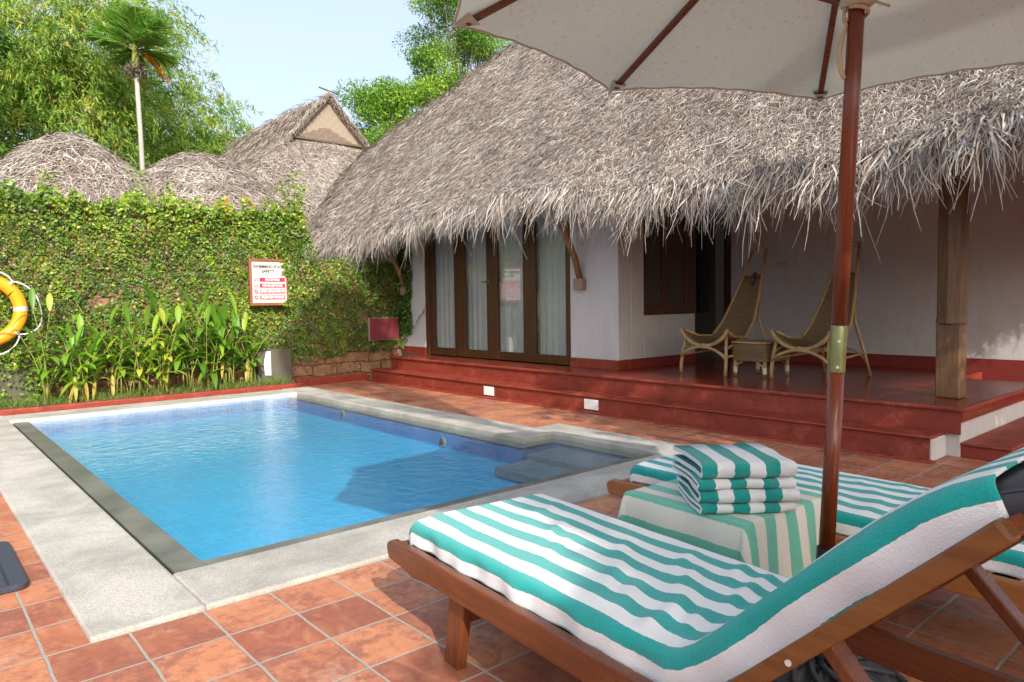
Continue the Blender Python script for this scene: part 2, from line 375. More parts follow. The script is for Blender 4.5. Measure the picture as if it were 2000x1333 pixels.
def m_thatch(name, stops):
    t = NT(name); a = t.attr('rnd'); n = t.noise(t.coord(), 1.3, 4, .6)
    col = t.ramp(a, stops); col = t.mix(t.ramp(n, [(.4, 0.0), (.7, .3)]), col, (.20, .155, .12))
    return t.fin(col, .8, .25)
TH = [(0, (.08, .062, .052)), (.28, (.205, .168, .142)), (.62, (.39, .335, .285)), (.85, (.55, .49, .43)), (.95, (.47, .48, .50)), (1, (.64, .60, .54))]
M['thatch'] = m_thatch('dry palm thatch', TH)
def m_thatchbase():
    t = NT('matted thatch'); v = t.coord(); n = t.noise(t.coord(scale=(1, 1, 1)), 26, 7, .8, .8)
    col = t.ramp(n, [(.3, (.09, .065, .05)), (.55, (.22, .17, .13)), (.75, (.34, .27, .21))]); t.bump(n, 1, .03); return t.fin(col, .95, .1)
M['thatchbase'] = m_thatchbase()
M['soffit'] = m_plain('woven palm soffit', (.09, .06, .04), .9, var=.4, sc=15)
def m_bamboomat():
    t = NT('split bamboo gable mat'); v = t.coord(); s = t.sep(v)
    a = t.math('FRACT', t.math('MULTIPLY', t.math('ABSOLUTE', t.math('ADD', s[2], t.math('MULTIPLY', t.math('ABSOLUTE', t.math('SUBTRACT', s[0], 0.0)), -1.0))), 5.0))
    b = t.math('FRACT', t.math('MULTIPLY', s[0], 14.0)); col = t.mix(t.ramp(b, [(.0, .35), (.2, 0.0)]), (.29, .24, .185), (.12, .095, .07))
    col = t.mix(t.ramp(a, [(.86, 0.0), (.95, .6)]), col, (.40, .32, .24)); return t.fin(col, .8, .2)
M['bamboomat'] = m_bamboomat()
M['room'] = m_plain('room wall darkened as shade', (.035, .03, .028), .9)  # near black stands in for interior shade and keeps the pane reflections strong
def m_curtain():
    t = NT('white sheer curtain'); v = t.coord(); t.fin(t.mix(t.noise(t.coord(scale=(1, 8, .3)), 5, 3), (.70, .72, .75), (.84, .85, .86)), .9, .1)
    tr = t.n('BsdfTranslucent'); tr.inputs[0].default_value = (.6, .62, .66, 1); mx = t.n('MixShader'); mx.inputs[0].default_value = .3
    t.l(t.b.outputs[0], mx.inputs[1]); t.l(tr.outputs[0], mx.inputs[2]); t.l(mx.outputs[0], t.out.inputs[0]); return t.m
M['curtain'] = m_curtain()
def m_glass():
    t = NT('window glass'); fr = t.schlick(.05)
    gl = t.n('BsdfGlossy'); gl.inputs['Roughness'].default_value = .0; tr = t.n('BsdfTransparent'); tr.inputs[0].default_value = (.93, .95, .94, 1)
    k = t.math('MINIMUM', t.math('MULTIPLY', fr, 1.5), 1.0)
    mx = t.n('MixShader'); t.l(k, mx.inputs[0]); t.l(tr.outputs[0], mx.inputs[1]); t.l(gl.outputs[0], mx.inputs[2]); t.l(mx.outputs[0], t.out.inputs[0]); return t.m
M['glass'] = m_glass()
M['screen'] = m_plain('brown mesh screen', (.06, .045, .035), .8, sc=80, var=.5)
M['soil'] = m_plain('planting soil', (.10, .065, .035), .95, var=.5, sc=14, bump=.8)
M['earth'] = m_plain('garden ground', (.12, .10, .06), .95, var=.5, sc=2, bump=.6)
M['bark'] = m_plain('brown bark', (.13, .10, .07), .9, var=.4, sc=20, bump=.8)
M['vinestem'] = m_plain('dry vine stems', (.25, .19, .13), .9, var=.4)
M['vine'] = m_leaf('creeper leaf', [(0, (.02, .065, .010)), (.35, (.085, .18, .014)), (.7, (.22, .34, .02)), (.92, (.44, .47, .03)), (1, (.50, .28, .04))], .3, .4, .5)
M['ginger'] = m_leaf('broad canna leaf', [(0, (.07, .20, .02)), (.5, (.20, .40, .03)), (.85, (.42, .54, .04)), (1, (.58, .48, .10))], .45, .4, .5)
M['gstem'] = m_plain('green yellow stem', (.22, .25, .05), .6)
M['grass'] = m_leaf('weedy grass', [(0, (.03, .10, .012)), (.7, (.13, .24, .03)), (1, (.36, .30, .10))], .3, .6, .3)
M['bamboo'] = m_leaf('bamboo leaf', [(0, (.06, .17, .025)), (.35, (.20, .37, .05)), (.75, (.40, .53, .09)), (1, (.56, .50, .12))], .45, .5, .3)
M['darkleaf'] = m_leaf('dark tree leaf', [(0, (.012, .045, .01)), (.5, (.045, .13, .018)), (1, (.15, .28, .03))], .3, .5, .4)
M['brightleaf'] = m_leaf('bright tree leaf', [(0, (.05, .15, .016)), (.5, (.20, .40, .035)), (1, (.40, .56, .08))], .4, .5, .4)
M['palmleaf'] = m_leaf('palm leaflet', [(0, (.09, .24, .03)), (.6, (.24, .46, .07)), (1, (.40, .58, .12))], .35, .4, .5)
M['palmdead'] = m_leaf('orange dying frond', [(0, (.55, .20, .02)), (1, (.75, .38, .05))], .35, .6, .3)
M['palmtrunk'] = m_plain('pale palm trunk', (.34, .33, .29), .8, var=.25, sc=8)
M['culm'] = m_plain('yellow bamboo culm', (.46, .30, .05), .5, var=.3, sc=3)
# ================================================================== GROUND AND POOL
def struct(o): o['kind'] = 'structure'; return o
WY = lambda x: 11.40-.06*x                      # garden wall face
PX0, PX1, PXS, PY0, PY1, PYS = 1.14, 4.28, 4.68, 3.76, 9.90, 4.78
# terrace sheet: rectangles around the pool hole
def rects(name, rs, z, mat, parent=None):
    b = MB()
    for x0, x1, y0, y1 in rs: b.add([(x0, y0, z), (x1, y0, z), (x1, y1, z), (x0, y1, z)], [(0, 1, 2, 3)])
    return b.obj(name, mat, parent)
struct(rects('terrace', [(-9, .6, -8, 12), (.6, 14, -8, 3.4), (4.9, 14, 3.4, 12), (.6, 4.9, 10.2, 12)], 0, M['tiles']))
struct(rects('ground', [(-90, -8.99, -60, 120), (13.99, 90, -60, 120), (-8.99, 13.99, -60, -7.99), (-8.99, 13.99, 11.99, 120)], -.02, M['earth']))
# pool basin (inner shell)
b = MB(); D = -.21
b.add([(PX0, PY0, D), (PX1, PY0, D), (PX1, PY1, D), (PX0, PY1, D)], [(0, 1, 2, 3)])
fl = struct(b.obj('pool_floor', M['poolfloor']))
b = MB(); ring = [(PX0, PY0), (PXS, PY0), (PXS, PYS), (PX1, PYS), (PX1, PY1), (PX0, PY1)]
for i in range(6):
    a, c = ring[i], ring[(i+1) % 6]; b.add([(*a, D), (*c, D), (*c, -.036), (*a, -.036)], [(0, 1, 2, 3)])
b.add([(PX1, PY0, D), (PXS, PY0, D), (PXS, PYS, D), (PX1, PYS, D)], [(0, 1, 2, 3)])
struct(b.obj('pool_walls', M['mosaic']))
b = MB(); b.box(PX1-.02, PXS-.002, PY0+.002, PYS-.08, D+.01, -.07); b.box(PX1-.42, PX1-.022, PY0+.003, PYS-.1, D+.01, -.12)
struct(b.obj('pool_steps', M['tread'], bevel=.008))
b = MB()
b.add([(x, y, -.024) for x, y in [(PX0, PY0), (4.80, PY0), (4.80, PYS+.13), (4.42, PYS+.13), (4.42, PY1), (PX0, PY1)]], [tuple(range(6))])
struct(b.obj('pool_water', M['water']))
# inner lip (left, near, right), outer coping, far lip
b = MB()
b.box(.99, PX0, 3.61, PY1, -.034, -.006); b.box(PX0, 4.80, 3.61, PY0, -.034, -.0065)
struct(b.obj('pool_inner_lip', M['wetgranite'], bevel=.006))
b = MB(); b.box(PX1, 4.42, PYS+.13, PY1, -.06, -.034); b.box(PX1, 4.80, PYS, PYS+.13, -.06, -.0345); b.box(PXS, 4.80, PY0, PYS, -.06, -.0335)
struct(b.obj('pool_right_lip', M['wetgranite'], bevel=.005))
b = MB(); b.box(PX0-.18, 4.45, PY1, PY1+.06, -.034, .012)
struct(b.obj('pool_far_lip', M['marble'], bevel=.012))
b = MB()
b.box(.52, .955, 3.11, 10.45, -.3, .022); b.box(.955, 4.80, 3.11, 3.605, -.3, .0215)
b.box(4.80, 5.22, 3.11, PYS+.47, -.3, .022); b.box(4.43, 4.80, PYS+.14, PYS+.47, -.3, .0215); b.box(4.43, 4.86, PYS+.47, 10.45, -.3, .0222); b.box(.955, 4.43, PY1+.06, 10.45, -.3, .016)
struct(b.obj('pool_coping', M['coping'], bevel=.012))
b = MB(); b.box(.955, .99, 3.61, 9.9, -.3, -.12); struct(b.obj('overflow_channel', M['greenmosaic']))
b = MB(); b.add([(.9895, 3.61, -.3), (.9895, 9.9, -.3), (.9895, 9.9, -.02), (.9895, 3.61, -.02)], [(0, 1, 2, 3)]); struct(b.obj('overflow_channel_face', M['greenmosaic']))
for i, (y, z, lab) in enumerate(((6.02, -.15, 'round inlet fitting on the pool side nearest the pool steps'), (8.2, -.10, 'round inlet fitting on the pool side nearer the creeper wall'))):
    b = MB(); b.tube([(PX1-.002, y, z), (PX1-.02, y, z)], [.06, .052], 20); o = b.obj('pool_inlet', M['tread'], bevel=.004); tag(o, lab, 'pool fitting', 'round inlets on the pool side')
    b = MB(); b.tube([(PX1-.0205, y, z), (PX1-.03, y, z)], [.036, .03], 16); b.obj('nozzle', M['blackmetal'], o)
# planting bed and red kerb
b = MB()
def bed(i, j):
    x = -8+12.8*i; y0 = 10.66; y1 = WY(x); y = y0+(y1-y0)*j
    return (x, y, .04+.04*math.sin(j*3.1)+.025*float(vnoise(np.array([x, y, 0]), 5, 3)))
b.grid(bed, 160, 8); struct(b.obj('planting_bed', M['soil'], smooth=True))
kb = MB(); kb.box(-8, 4.82, 10.55, 10.66, -.05, .075); kb.box(4.82, 6.09, 10.74, 10.86, -.05, .12)
tag(kb.obj('kerb', M['red'], bevel=.012), 'low red painted kerb between the planting bed and the pool coping', 'kerb')
# ================================================================== GARDEN WALL, CREEPER
gw = empty('garden_wall', 'laterite stone garden wall under the green creeper behind the pool', 'wall', (2, 11.3, 0))
b = MB(); b.prism([(-8, WY(-8)), (5.15, WY(5.15)), (5.15, WY(5.15)+.35), (-8, WY(-8)+.35)], (-.1, 2.72), 2); b.prism([(5.15, WY(5.15)+.001), (6.94, WY(6.94)+.001), (6.94, WY(6.94)+.34), (5.15, WY(5.15)+.34)], (-.1, 2.02), 2); b.obj('wall_body', M['laterite'], gw)
def wallbox(name, x0, x1, z0, z1, d, m, parent, **k):
    b = MB(); b.prism([(x0, WY(x0)-d), (x1, WY(x1)-d), (x1, WY(x1)+.05), (x0, WY(x0)+.05)], (z0, z1), 2); return b.obj(name, m, parent, **k)
for x0, x1, z1, lab in ((4.30, 4.84, .60, 'grey concrete block with a white painted patch in the wall foot right of the plants'), (.35, 1.42, .60, 'grey concrete block with a white patch at the wall foot under the orange ring')):
    e = empty('wall_block', lab, 'concrete block', ((x0+x1)/2, WY(x0)-.1, 0), group='white patched blocks at the wall foot')
    wallbox('block_body', x0, x1, 0, z1, .14, M['concrete'], e, bevel=.015)
    xa = x0+.10; bb = MB(); pts = [(xa, .20), (xa+.27, .17), (xa+.32, .24), (xa+.30, .54), (xa+.24, .585), (xa+.03, .57), (xa-.01, .4)]
    if x0 < 1: pts = [(p[0]+.1+(p[0]-xa)*1.3, p[1]) for p in pts]
    bb.prism(pts, (WY(x0)-.152, WY(x0)-.10), 1); bb.obj('white_patch', M['whitepaint'], e)
# creeper
N = 62000
def creep(N):
    x = rng.uniform(-3.2, 6.93, N); z = rng.uniform(.02, 2.95, N)
    p3 = np.stack([x, z, 0*x], 1); n1 = vnoise(p3, 2.3, 1); n2 = vnoise(p3, 7, 2)
    low = np.where(x > 4.84, .50+.16*n1+.06*n2+np.where(x > 6.0, -.04, 0), np.where(x > 4.2, .62, .38+.25*n1))
    low = np.where((x < 1.9), .1+.2*n1, low)
    low = np.where((x < 1.3), .45+.25*n2, low)
    keep = (z > low+.06*n2)
    hole = (vnoise(p3, 3.1, 9)+.5*vnoise(p3, 9, 10)) > 1.05-.35*(x > 4.9)
    keep &= ~(hole & (rng.random(N) < .93))
    keep &= ~((x > 4.24) & (x < 4.72) & (z > 1.32) & (z < 2.0) & (rng.random(N) < .995))
    keep &= ~((x > 6.22) & (x < 6.78) & (z > .68) & (z < 1.04))
    top = np.clip((z-1.95)/.85, 0, 1)**1.5*np.clip((5.6-x)*1.5, 0, 1)
    thick = .05+.10*np.clip(n1+.4, 0, 1)+.16*np.clip(n2, 0, 1)+top*(.36*np.clip(1.15-(x+1)/7, .35, 1))*(0.7+.5*n1)
    topz = 2.78+.26*n1+.16*n2+np.clip((2.0-x)*.15, 0, .55)
    topz = np.where(x > 5.05, np.minimum(topz, 2.06+.07*n2+np.clip((5.35-x)*2.6, 0, .8)), topz)
    keep &= (z < topz)
    d = thick*rng.uniform(.25, 1.0, N)**.6
    y = WY(x)-d
    return x[keep], y[keep], z[keep], n2[keep], top[keep]
x, y, z, n2, top = creep(N)
# tufts spilling above the wall top
k = 5200; tx = rng.uniform(-3.2, 5.1, k); p3 = np.stack([tx, 0*tx, 0*tx], 1); hgt = .06+.34*np.clip(vnoise(p3, 3.3, 5)+.35*vnoise(p3, 11, 6), 0, 1.2)+np.clip((2.0-tx)*.15, 0, .55)
tz = 2.68+hgt*rng.random(k); ty = WY(tx)-.22+rng.uniform(0, .55, k)
C = np.stack([np.r_[x, tx], np.r_[y, ty], np.r_[z, tz]], 1); n = len(C)
cl_ = vnoise(np.stack([C[:, 0], C[:, 2], 0*C[:, 0]], 1), 1.5, 31)*.16+vnoise(np.stack([C[:, 0], C[:, 2], 0*C[:, 0]], 1), 6.5, 32)*.16
rr = np.clip(.36+.15*rng.normal(size=n)+cl_+.16*np.r_[n2, vnoise(p3, 5, 8)]+.16*np.r_[top, np.ones(k)], 0, 1); yl = rng.random(n) < .018; rr[yl] = rng.uniform(.85, 1, yl.sum())
Nn = nrm(np.stack([rng.normal(0, .45, n), -1+0*x if False else -np.ones(n), rng.normal(.35, .45, n)], 1)); Dd = nrm(np.stack([rng.normal(0, 1, n), rng.normal(-.1, .3, n), rng.normal(-.35, .7, n)], 1))
L = rng.uniform(.024, .056, n)*(1+.35*np.r_[top, np.ones(k)]+.3*np.clip(cl_*3, 0, 1)); V, F = leaves(C, Dd, Nn, L, L*rng.uniform(.55, .8, n))
cr = empty('creeper', 'green creeping fig with small leaves covering the garden wall behind the pool', 'climbing plant', (2, 11.1, 0))
mesh('leaves', V, F, M['vine'], cr, rnd=np.repeat(rr, 4))
b = MB()
for i in range(150):
    x0 = random.uniform(-3, 6.8); z0 = random.uniform(.25, 2.2); pts = []; a = random.uniform(-.9, .9)
    for j in range(8):
        pts.append((x0, WY(x0)-.03-.02*random.random(), z0)); a += random.uniform(-.5, .5); x0 += math.sin(a)*.09; z0 += abs(math.cos(a))*.09
        if x0 > 6.9: break
    if len(pts) > 2: b.tube(pts, .005, 4)
for i in range(36):   # bare shoots poking above the top
    x0 = random.choice((random.uniform(4.2, 5.1), random.uniform(0, 5.1))); h = random.uniform(.2, .62); y0 = WY(x0)+random.uniform(-.2, .1)
    b.tube([(x0, y0, 2.7), (x0+random.uniform(-.06, .06), y0, 2.7+h*.5), (x0+random.uniform(-.12, .12), y0, 2.7+h)], [.005, .004, .002], 4)
b.obj('stems', M['vinestem'], cr)
n = 1500; C = np.stack([rng.uniform(-.2, 1.5, n), WY(1.0)-.17-rng.random(n)*.08, rng.uniform(.02, .75, n)], 1); ck = (C[:, 0] > 1.28) | (C[:, 2] > .50) | (rng.random(n) < .3) | (C[:, 0] < .6); C = C[ck]; n = len(C)
V, F = leaves(C, rng.normal(size=(n, 3)), np.stack([rng.normal(0, .4, n), -np.ones(n), rng.normal(.3, .4, n)], 1), rng.uniform(.04, .065, n), rng.uniform(.03, .045, n)); mesh('block_leaves', V, F, M['vine'], cr, rnd=np.repeat(rng.uniform(.2, .8, n), 4))
# leafy shoots near hut
nl = 420; sx = np.repeat(np.array([4.95, 5.05, 4.8, 5.0, 2.75, 3.1, 1.6]), 60); n = len(sx); h = rng.random(n)
C = np.stack([sx+rng.normal(0, .07, n), WY(sx)-.1+rng.normal(0, .08, n), 2.75+h*np.repeat(np.array([.75, .6, .55, .4, .5, .35, .4]), 60)], 1)
V, F = leaves(C, rng.normal(size=(n, 3)), rng.normal(size=(n, 3)), rng.uniform(.05, .09, n), rng.uniform(.03, .045, n)); mesh('shoot_leaves', V, F, M['vine'], cr, rnd=np.repeat(rng.uniform(.4, .85, n), 4))
# creeper on the house corner + tendril
n = 2600; z = rng.uniform(.75, 2.4, n); wdt = .42*np.clip(1.25-abs(z-1.6)*.55, .3, 1)+.10*vnoise(np.stack([z, z*0, z*0], 1), 6, 2); yy = 11.02-rng.random(n)*wdt
C = np.stack([6.93-rng.uniform(0, .07, n), yy, z], 1); V, F = leaves(C, rng.normal(size=(n, 3)), np.stack([-np.ones(n), rng.normal(0, .4, n), rng.normal(.3, .4, n)], 1), rng.uniform(.035, .06, n), rng.uniform(.025, .04, n))
mesh('corner_leaves', V, F, M['vine'], cr, rnd=np.repeat(rng.uniform(.0, .5, n), 4))
tp = [(6.90, 10.62-.035*i, .80+.032*i+.02*math.sin(i)) for i in range(14)]; b = MB(); b.tube(tp, .004, 4); b.obj('tendril', M['vinestem'], cr)
C = np.array(tp)+rng.normal(0, .01, (14, 3)); V, F = leaves(C, rng.normal(size=(14, 3)), np.tile((-1, 0, .2), (14, 1)), np.full(14, .05), np.full(14, .035)); mesh('tendril_leaves', V, F, M['vine'], cr, rnd=np.full(56, .3))
# weeds: one mass
n = 5200; x = rng.uniform(-3, 4.75, n); y = rng.uniform(10.68, 11.1, n)+.0*x; 
V, F = strands(np.stack([x, y, np.full(n, .05)], 1), np.stack([rng.normal(0, .4, n), rng.normal(-.1, .3, n), np.ones(n)], 1), np.stack([rng.normal(0, .5, n), -np.ones(n), 0*x], 1), rng.uniform(.05, .24, n)*(1+.4*vnoise(np.stack([x, y, 0*x], 1), 3, 2)), rng.uniform(.004, .008, n), .5*rng.random(n))
tag(mesh('grass', V, F, M['grass'], rnd=np.repeat(rng.random(n), 8)), 'weedy grass growing in the bed behind the red kerb', 'grass', kind='stuff')
# ================================================================== VILLA
vl = empty('thatched_villa', 'white villa with shaggy thatched roof, glass doors and red verandah beside the pool', 'house', (9, 6, 0))
def vbox(name, m, bs, parent=vl, bevel=.0, **k):
    b = MB()
    for q in bs: b.box(*q)
    return b.obj(name, m, parent, bevel=bevel, **k)
ZP = .41
# walls (each piece butts)
wl = vbox('wall', M['plaster'], [(6.95, 7.2, 5.9, 6.746, .53, 3.3), (6.95, 7.2, 10.25, 16.5, .53, 3.3), (6.95, 7.2, 6.746, 10.25, 2.78, 3.3)], bevel=.012)
vbox('side_wall', M['plaster'], [(7.2, 7.474, 5.9, 6.1, .53, 3.4), (7.474, 8.63, 5.9, 6.1, .53, 1.10), (7.474, 9.68, 5.9, 6.1, 2.84, 3.6), (9.68, 9.80, 5.9, 6.1, .53, 3.6)], bevel=.012)
vbox('back_wall', M['plaster'], [(9.56, 9.8, -3.0, 5.898, .56, 4.2)])
for q in ((6.943, 7.2, 5.893, 6.746, ZP, .532), (6.943, 7.2, 10.25, 11.2, ZP, .532)): vbox('dado', M['red'], [q], bevel=.003)
vbox('verandah_dado', M['darkred'], [(7.201, 8.632, 5.893, 6.1, ZP, .532), (9.55, 9.8, -3.0, 5.892, .0, .562), (9.682, 9.8, 5.893, 6.1, ZP, .533)], bevel=.003)
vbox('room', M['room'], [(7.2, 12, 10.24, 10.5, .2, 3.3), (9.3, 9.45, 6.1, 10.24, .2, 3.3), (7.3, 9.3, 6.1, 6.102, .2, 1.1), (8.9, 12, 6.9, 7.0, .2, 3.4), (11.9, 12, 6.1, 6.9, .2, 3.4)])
# platform and steps
pf = vbox('verandah_platform', M['redfloor'], [(6.36, 9.55, 2.60, 5.89, .30, ZP), (6.36, 8.66, 1.86, 2.60, .30, ZP-.0006), (6.36, 6.95, 5.89, 10.42, .30, ZP-.0003), (6.95, 9.3, 6.1, 10.24, .30, ZP-.012), (8.64, 9.56, 5.9, 6.9, .3, ZP-.001)], bevel=.008)
vbox('nosing', M['red'], [(6.33, 6.36, 1.83, 10.44, .375, ZP+.002), (6.36, 9.5, 1.83, 1.86, .375, ZP+.0025)], bevel=.012, parent=pf)
vbox('riser', M['red'], [(6.372, 6.6, 2.0, 10.41, .195, .30), (6.355, 6.372, 1.87, 10.41, .19, .376)], parent=pf)
vbox('low_step', M['red'], [(6.08, 6.40, 2.0, 10.60, 0.0, .178)], bevel=.006, parent=pf)
vbox('low_step_tread', M['red'], [(6.055, 6.373, 1.985, 10.62, .178, .203)], bevel=.010, parent=pf)
vbox('step_foot', M['red'], [(5.99, 6.08, 1.95, 10.60, -.01, .018)], bevel=.008, parent=pf)
vbox('side_band', M['red'], [(6.373, 9.5, 1.868, 1.9, .285, .376)], parent=pf)
vbox('side_wall_base', M['plaster'], [(6.40, 9.5, 1.885, 2.0, 0, .286), (6.0805, 6.40, 1.98, 1.9995, .0, .177)], parent=pf, bevel=.006)
vbox('side_step', M['red'], [(6.42, 9.5, 1.55, 1.884, 0.0, .10), (6.40, 9.5, 1.53, 1.884, .10, .122)], bevel=.008, parent=pf)
vbox('recess', M['red'], [(8.66, 9.5, 2.585, 2.60, .0, ZP+.001), (8.66, 9.55, 1.86, 2.585, .0, .18)], parent=pf)
for y0, y1, lab in ((7.348, 7.554, 'white square light plate on the low red step, nearer the glass doors'), (5.464, 5.679, 'white square light plate on the low red step, nearer the verandah')):
    vbox('step_light', M['whitepaint'], [(6.068, 6.08, y0, y1, .036, .155)], bevel=.003, parent=pf)['label'] = lab
# glass doors
ys = [10.25, 10.018, 9.429, 9.151, 8.585, 8.324, 7.738, 7.473, 6.804, 6.746]
vbox('door_frame', M['doorwood'], [(6.97, 7.10, 10.16, 10.25, ZP, 2.78), (6.97, 7.10, 6.746, 6.80, ZP, 2.78), (6.97, 7.10, 6.80, 10.16, 2.70, 2.78)], bevel=.006)
lv = [(10.158, 10.02, 9.43, 9.292), (9.288, 9.152, 8.586, 8.458), (8.454, 8.326, 7.740, 7.608), (7.604, 7.475, 6.865, 6.802)]
for i, (ya, g0, g1, yb) in enumerate(lv):
    d = vbox('glass_door', M['doorwood'], [(6.985, 7.03, g0, ya, ZP+.01, 2.69), (6.985, 7.03, yb, g1, ZP+.01, 2.69), (6.985, 7.03, g1, g0, ZP+.01, .545), (6.985, 7.03, g1, g0, 2.6, 2.69)], bevel=.004)
    vbox('pane', M['glass'], [(7.006, 7.010, g1, g0, .545, 2.6)], parent=d)
    if i == 1: b = MB(); b.tube([(6.985, 8.52, 1.62), (6.94, 8.52, 1.62)], .012, 8); b.tube([(6.94, 8.52, 1.62), (6.94, 8.64, 1.62)], .009, 8); b.tube([(6.984, 8.52, 1.62), (6.975, 8.52, 1.62)], .03, 12); b.obj('handle', M['brass'], d)
for i, (ya, g0, g1, yb) in enumerate(lv):
    b = MB(); ph = i*1.7
    b.grid(lambda s, t, a=g0+.16, c=g1-.20: (7.085+.035*(i % 2)+.016*math.sin((a+(c-a)*s)*46+ph+.6*math.sin(s*9+ph))+.004*math.sin(s*90), a+(c-a)*s, .50+2.2*t), 90, 4)
    o = b.obj('curtain', M['curtain'], smooth=True)
    tag(o, ('white sheer curtain behind the leftmost glass door, by the creeper', 'white sheer curtain behind the second glass door from the creeper, the one with the handle', 'white sheer curtain behind the third glass door, just right of the door handle', 'white sheer curtain behind the rightmost glass door, beside the white wall')[i], 'curtain', 'sheer curtains behind the glass doors')
# verandah window and door
f = vbox('window', M['darkwood'], [(7.474, 7.56, 5.93, 6.0, 1.10, 2.84), (7.92, 8.06, 5.93, 6.0, 1.10, 2.84), (8.44, 8.63, 5.93, 6.0, 1.10, 2.84), (7.56, 7.92, 5.93, 6.0, 1.10, 1.22), (8.06, 8.44, 5.93, 6.0, 1.10, 1.22), (7.56, 7.92, 5.93, 6.0, 2.72, 2.84), (8.06, 8.44, 5.93, 6.0, 2.72, 2.84)], bevel=.004)
vbox('mesh_screen', M['screen'], [(7.56, 7.92, 5.96, 5.97, 1.22, 2.72), (8.06, 8.44, 5.96, 5.97, 1.22, 2.72)], parent=f)
d = vbox('verandah_door', M['darkwood'], [(8.631, 8.70, 5.93, 6.05, ZP, 2.83), (9.60, 9.68, 5.93, 6.05, ZP, 2.83), (8.70, 9.60, 5.93, 6.05, 2.72, 2.83)], bevel=.004)
vbox('door_light_gap', M['whitepaint'], [(9.30, 9.40, 6.3, 6.32, ZP, 2.7)], parent=d); b = MB(); b.tube([(9.27, 6.29, 1.45), (9.45, 6.29, 1.45)], .012, 8); b.obj('bolt', M['blackmetal'], d)  # pale strip painted in for the daylight gap in the dark doorway
for y0, y1, lab in ((4.977, 5.225, 'wide faint notice on the verandah back wall above the chairs'), (4.842, 4.955, 'narrow faint notice to the right of the wide notice on the verandah wall')):
    b = MB(); b.box(9.553, 9.559, y0, y1, 1.725, 1.83); o = b.obj('wall_notice', M['plaster']); tag(o, lab, 'notice', 'faint notices on the verandah wall')
    b = MB()
    for k in range(4): b.box(9.5515, 9.553, y0+.02, y1-.03-.02*(k % 2), 1.81-.02*k, 1.815-.02*k)
    b.obj('text_lines', M['block'], o)
# column
b = MB(); cx, cy = 6.955, 2.13
b.box(cx-.095, cx+.095, cy-.095, cy+.095, ZP, 1.06); col = b.obj('column', M['poststone'], vl, bevel=.012)
b = MB(); b.tube([(cx, cy, 1.06), (cx, cy, 1.12), (cx, cy, 2.55)], [.128, .118, .118], 8); b.obj('column_shaft', M['poststone'], col)
vbox('eave_beam', M['doorwood'], [(6.88, 7.03, 1.6, 5.89, 2.56, 2.72)], bevel=.008)
for y in (6.52, 10.82):
    vbox('strut_block', M['block'], [(6.86, 6.949, y-.08, y+.08, 1.45, 1.60)], bevel=.01)
    b = MB(); b.tube([(6.90, y, 1.60), (6.82, y, 1.85), (6.62, y, 2.22), (6.36, y, 2.62)], [.042, .045, .042, .04], 10); b.obj('strut', M['strut'], vl, smooth=True)
# roof
XE = 5.98
exs = [5.8, 5.98, 6.3, 7.3, 8.4, 8.9, 9.6, 10.6, 11.8]; eys = [12.45, 12.6, 13.05, 14.2, 14.7, 14.0, 13.15, 12.1, 10.8]
def zroof(x, y):
    yE = np.interp(x, exs, eys)+.10*np.sin(x*5.1); yR = 1.0+(x-XE)*.95
    p = 2.50+.96*(x-XE)+.05*vnoise(np.stack([x, y, 0*x], -1), 1.1, 4)+.03*vnoise(np.stack([x, y, 0*x], -1), 3.5, 5)-.06*np.exp(-(x-XE)*3)
    p = p+np.interp(y, [.8, 1.4, 2.0, 2.8, 5.2, 6.2, 7.5, 8.6, 10, 12.5], [.22, .16, .05, .0, .06, .26, .20, .20, .05, .0])*np.exp(-np.maximum(0, x-XE)*1.3)
    p = np.where(x > 11.5, p-2*.96*(x-11.5), p)
    return p-np.maximum(0, y-yE)*1.15-np.maximum(0, yR-y)*1.05
def fieldmesh(zf, xs, ys, zmin, name, mat, parent, dz=0):
    X, Y = np.meshgrid(xs, ys, indexing='ij'); Z = zf(X, Y); ny = len(ys); V = np.stack([X, Y, np.maximum(Z, zmin)+dz], -1).reshape(-1, 3)
    i, j = np.meshgrid(np.arange(len(xs)-1), np.arange(ny-1), indexing='ij'); q = (i*ny+j).ravel()
    F = np.stack([q, q+ny, q+ny+1, q+1], 1); zz = Z.reshape(-1); ok = (zz[F] > zmin).any(1); return mesh(name, V, F[ok], mat, parent, smooth=True)
def fieldstrands(zf, P, Lr, Wr, yaw, nse=3, lift=.02, droop=.1, seed=1):
    x, y = P[:, 0], P[:, 1]; n = len(x); e = .05; kd = np.interp(np.hypot(x, y), [5.5, 12], [.58, 1.05])
    gx = (zf(x+e, y)-zf(x-e, y))/(2*e); gy = (zf(x, y+e)-zf(x, y-e))/(2*e)
    D = nrm(np.stack([-gx, -gy, -(gx*gx+gy*gy)], 1)); Nm = nrm(np.stack([-gx, -gy, np.ones(n)], 1)); X = np.cross(D, Nm)
    a = rng.normal(0, yaw, n)[:, None]; D2 = D*np.cos(a)+X*np.sin(a)+Nm*rng.uniform(0, .16, n)[:, None]
    o = np.stack([x, y, zf(x, y)], 1)+Nm*rng.uniform(-.005, lift, n)[:, None]
    N2 = Nm+X*rng.normal(0, .5, n)[:, None]
    return strands(o, D2, N2, rng.uniform(*Lr, n)*kd, rng.uniform(*Wr, n)*kd, droop, nse, curl=rng.normal(0, .25, n))
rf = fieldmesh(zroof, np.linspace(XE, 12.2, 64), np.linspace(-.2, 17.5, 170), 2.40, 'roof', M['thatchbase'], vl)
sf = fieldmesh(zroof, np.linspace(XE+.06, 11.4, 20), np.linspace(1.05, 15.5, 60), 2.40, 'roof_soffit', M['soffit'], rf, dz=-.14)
NS = 300000; u = rng.random(NS); px = XE+(5.6)*u; py = .2+15.4*rng.random(NS)**1.25
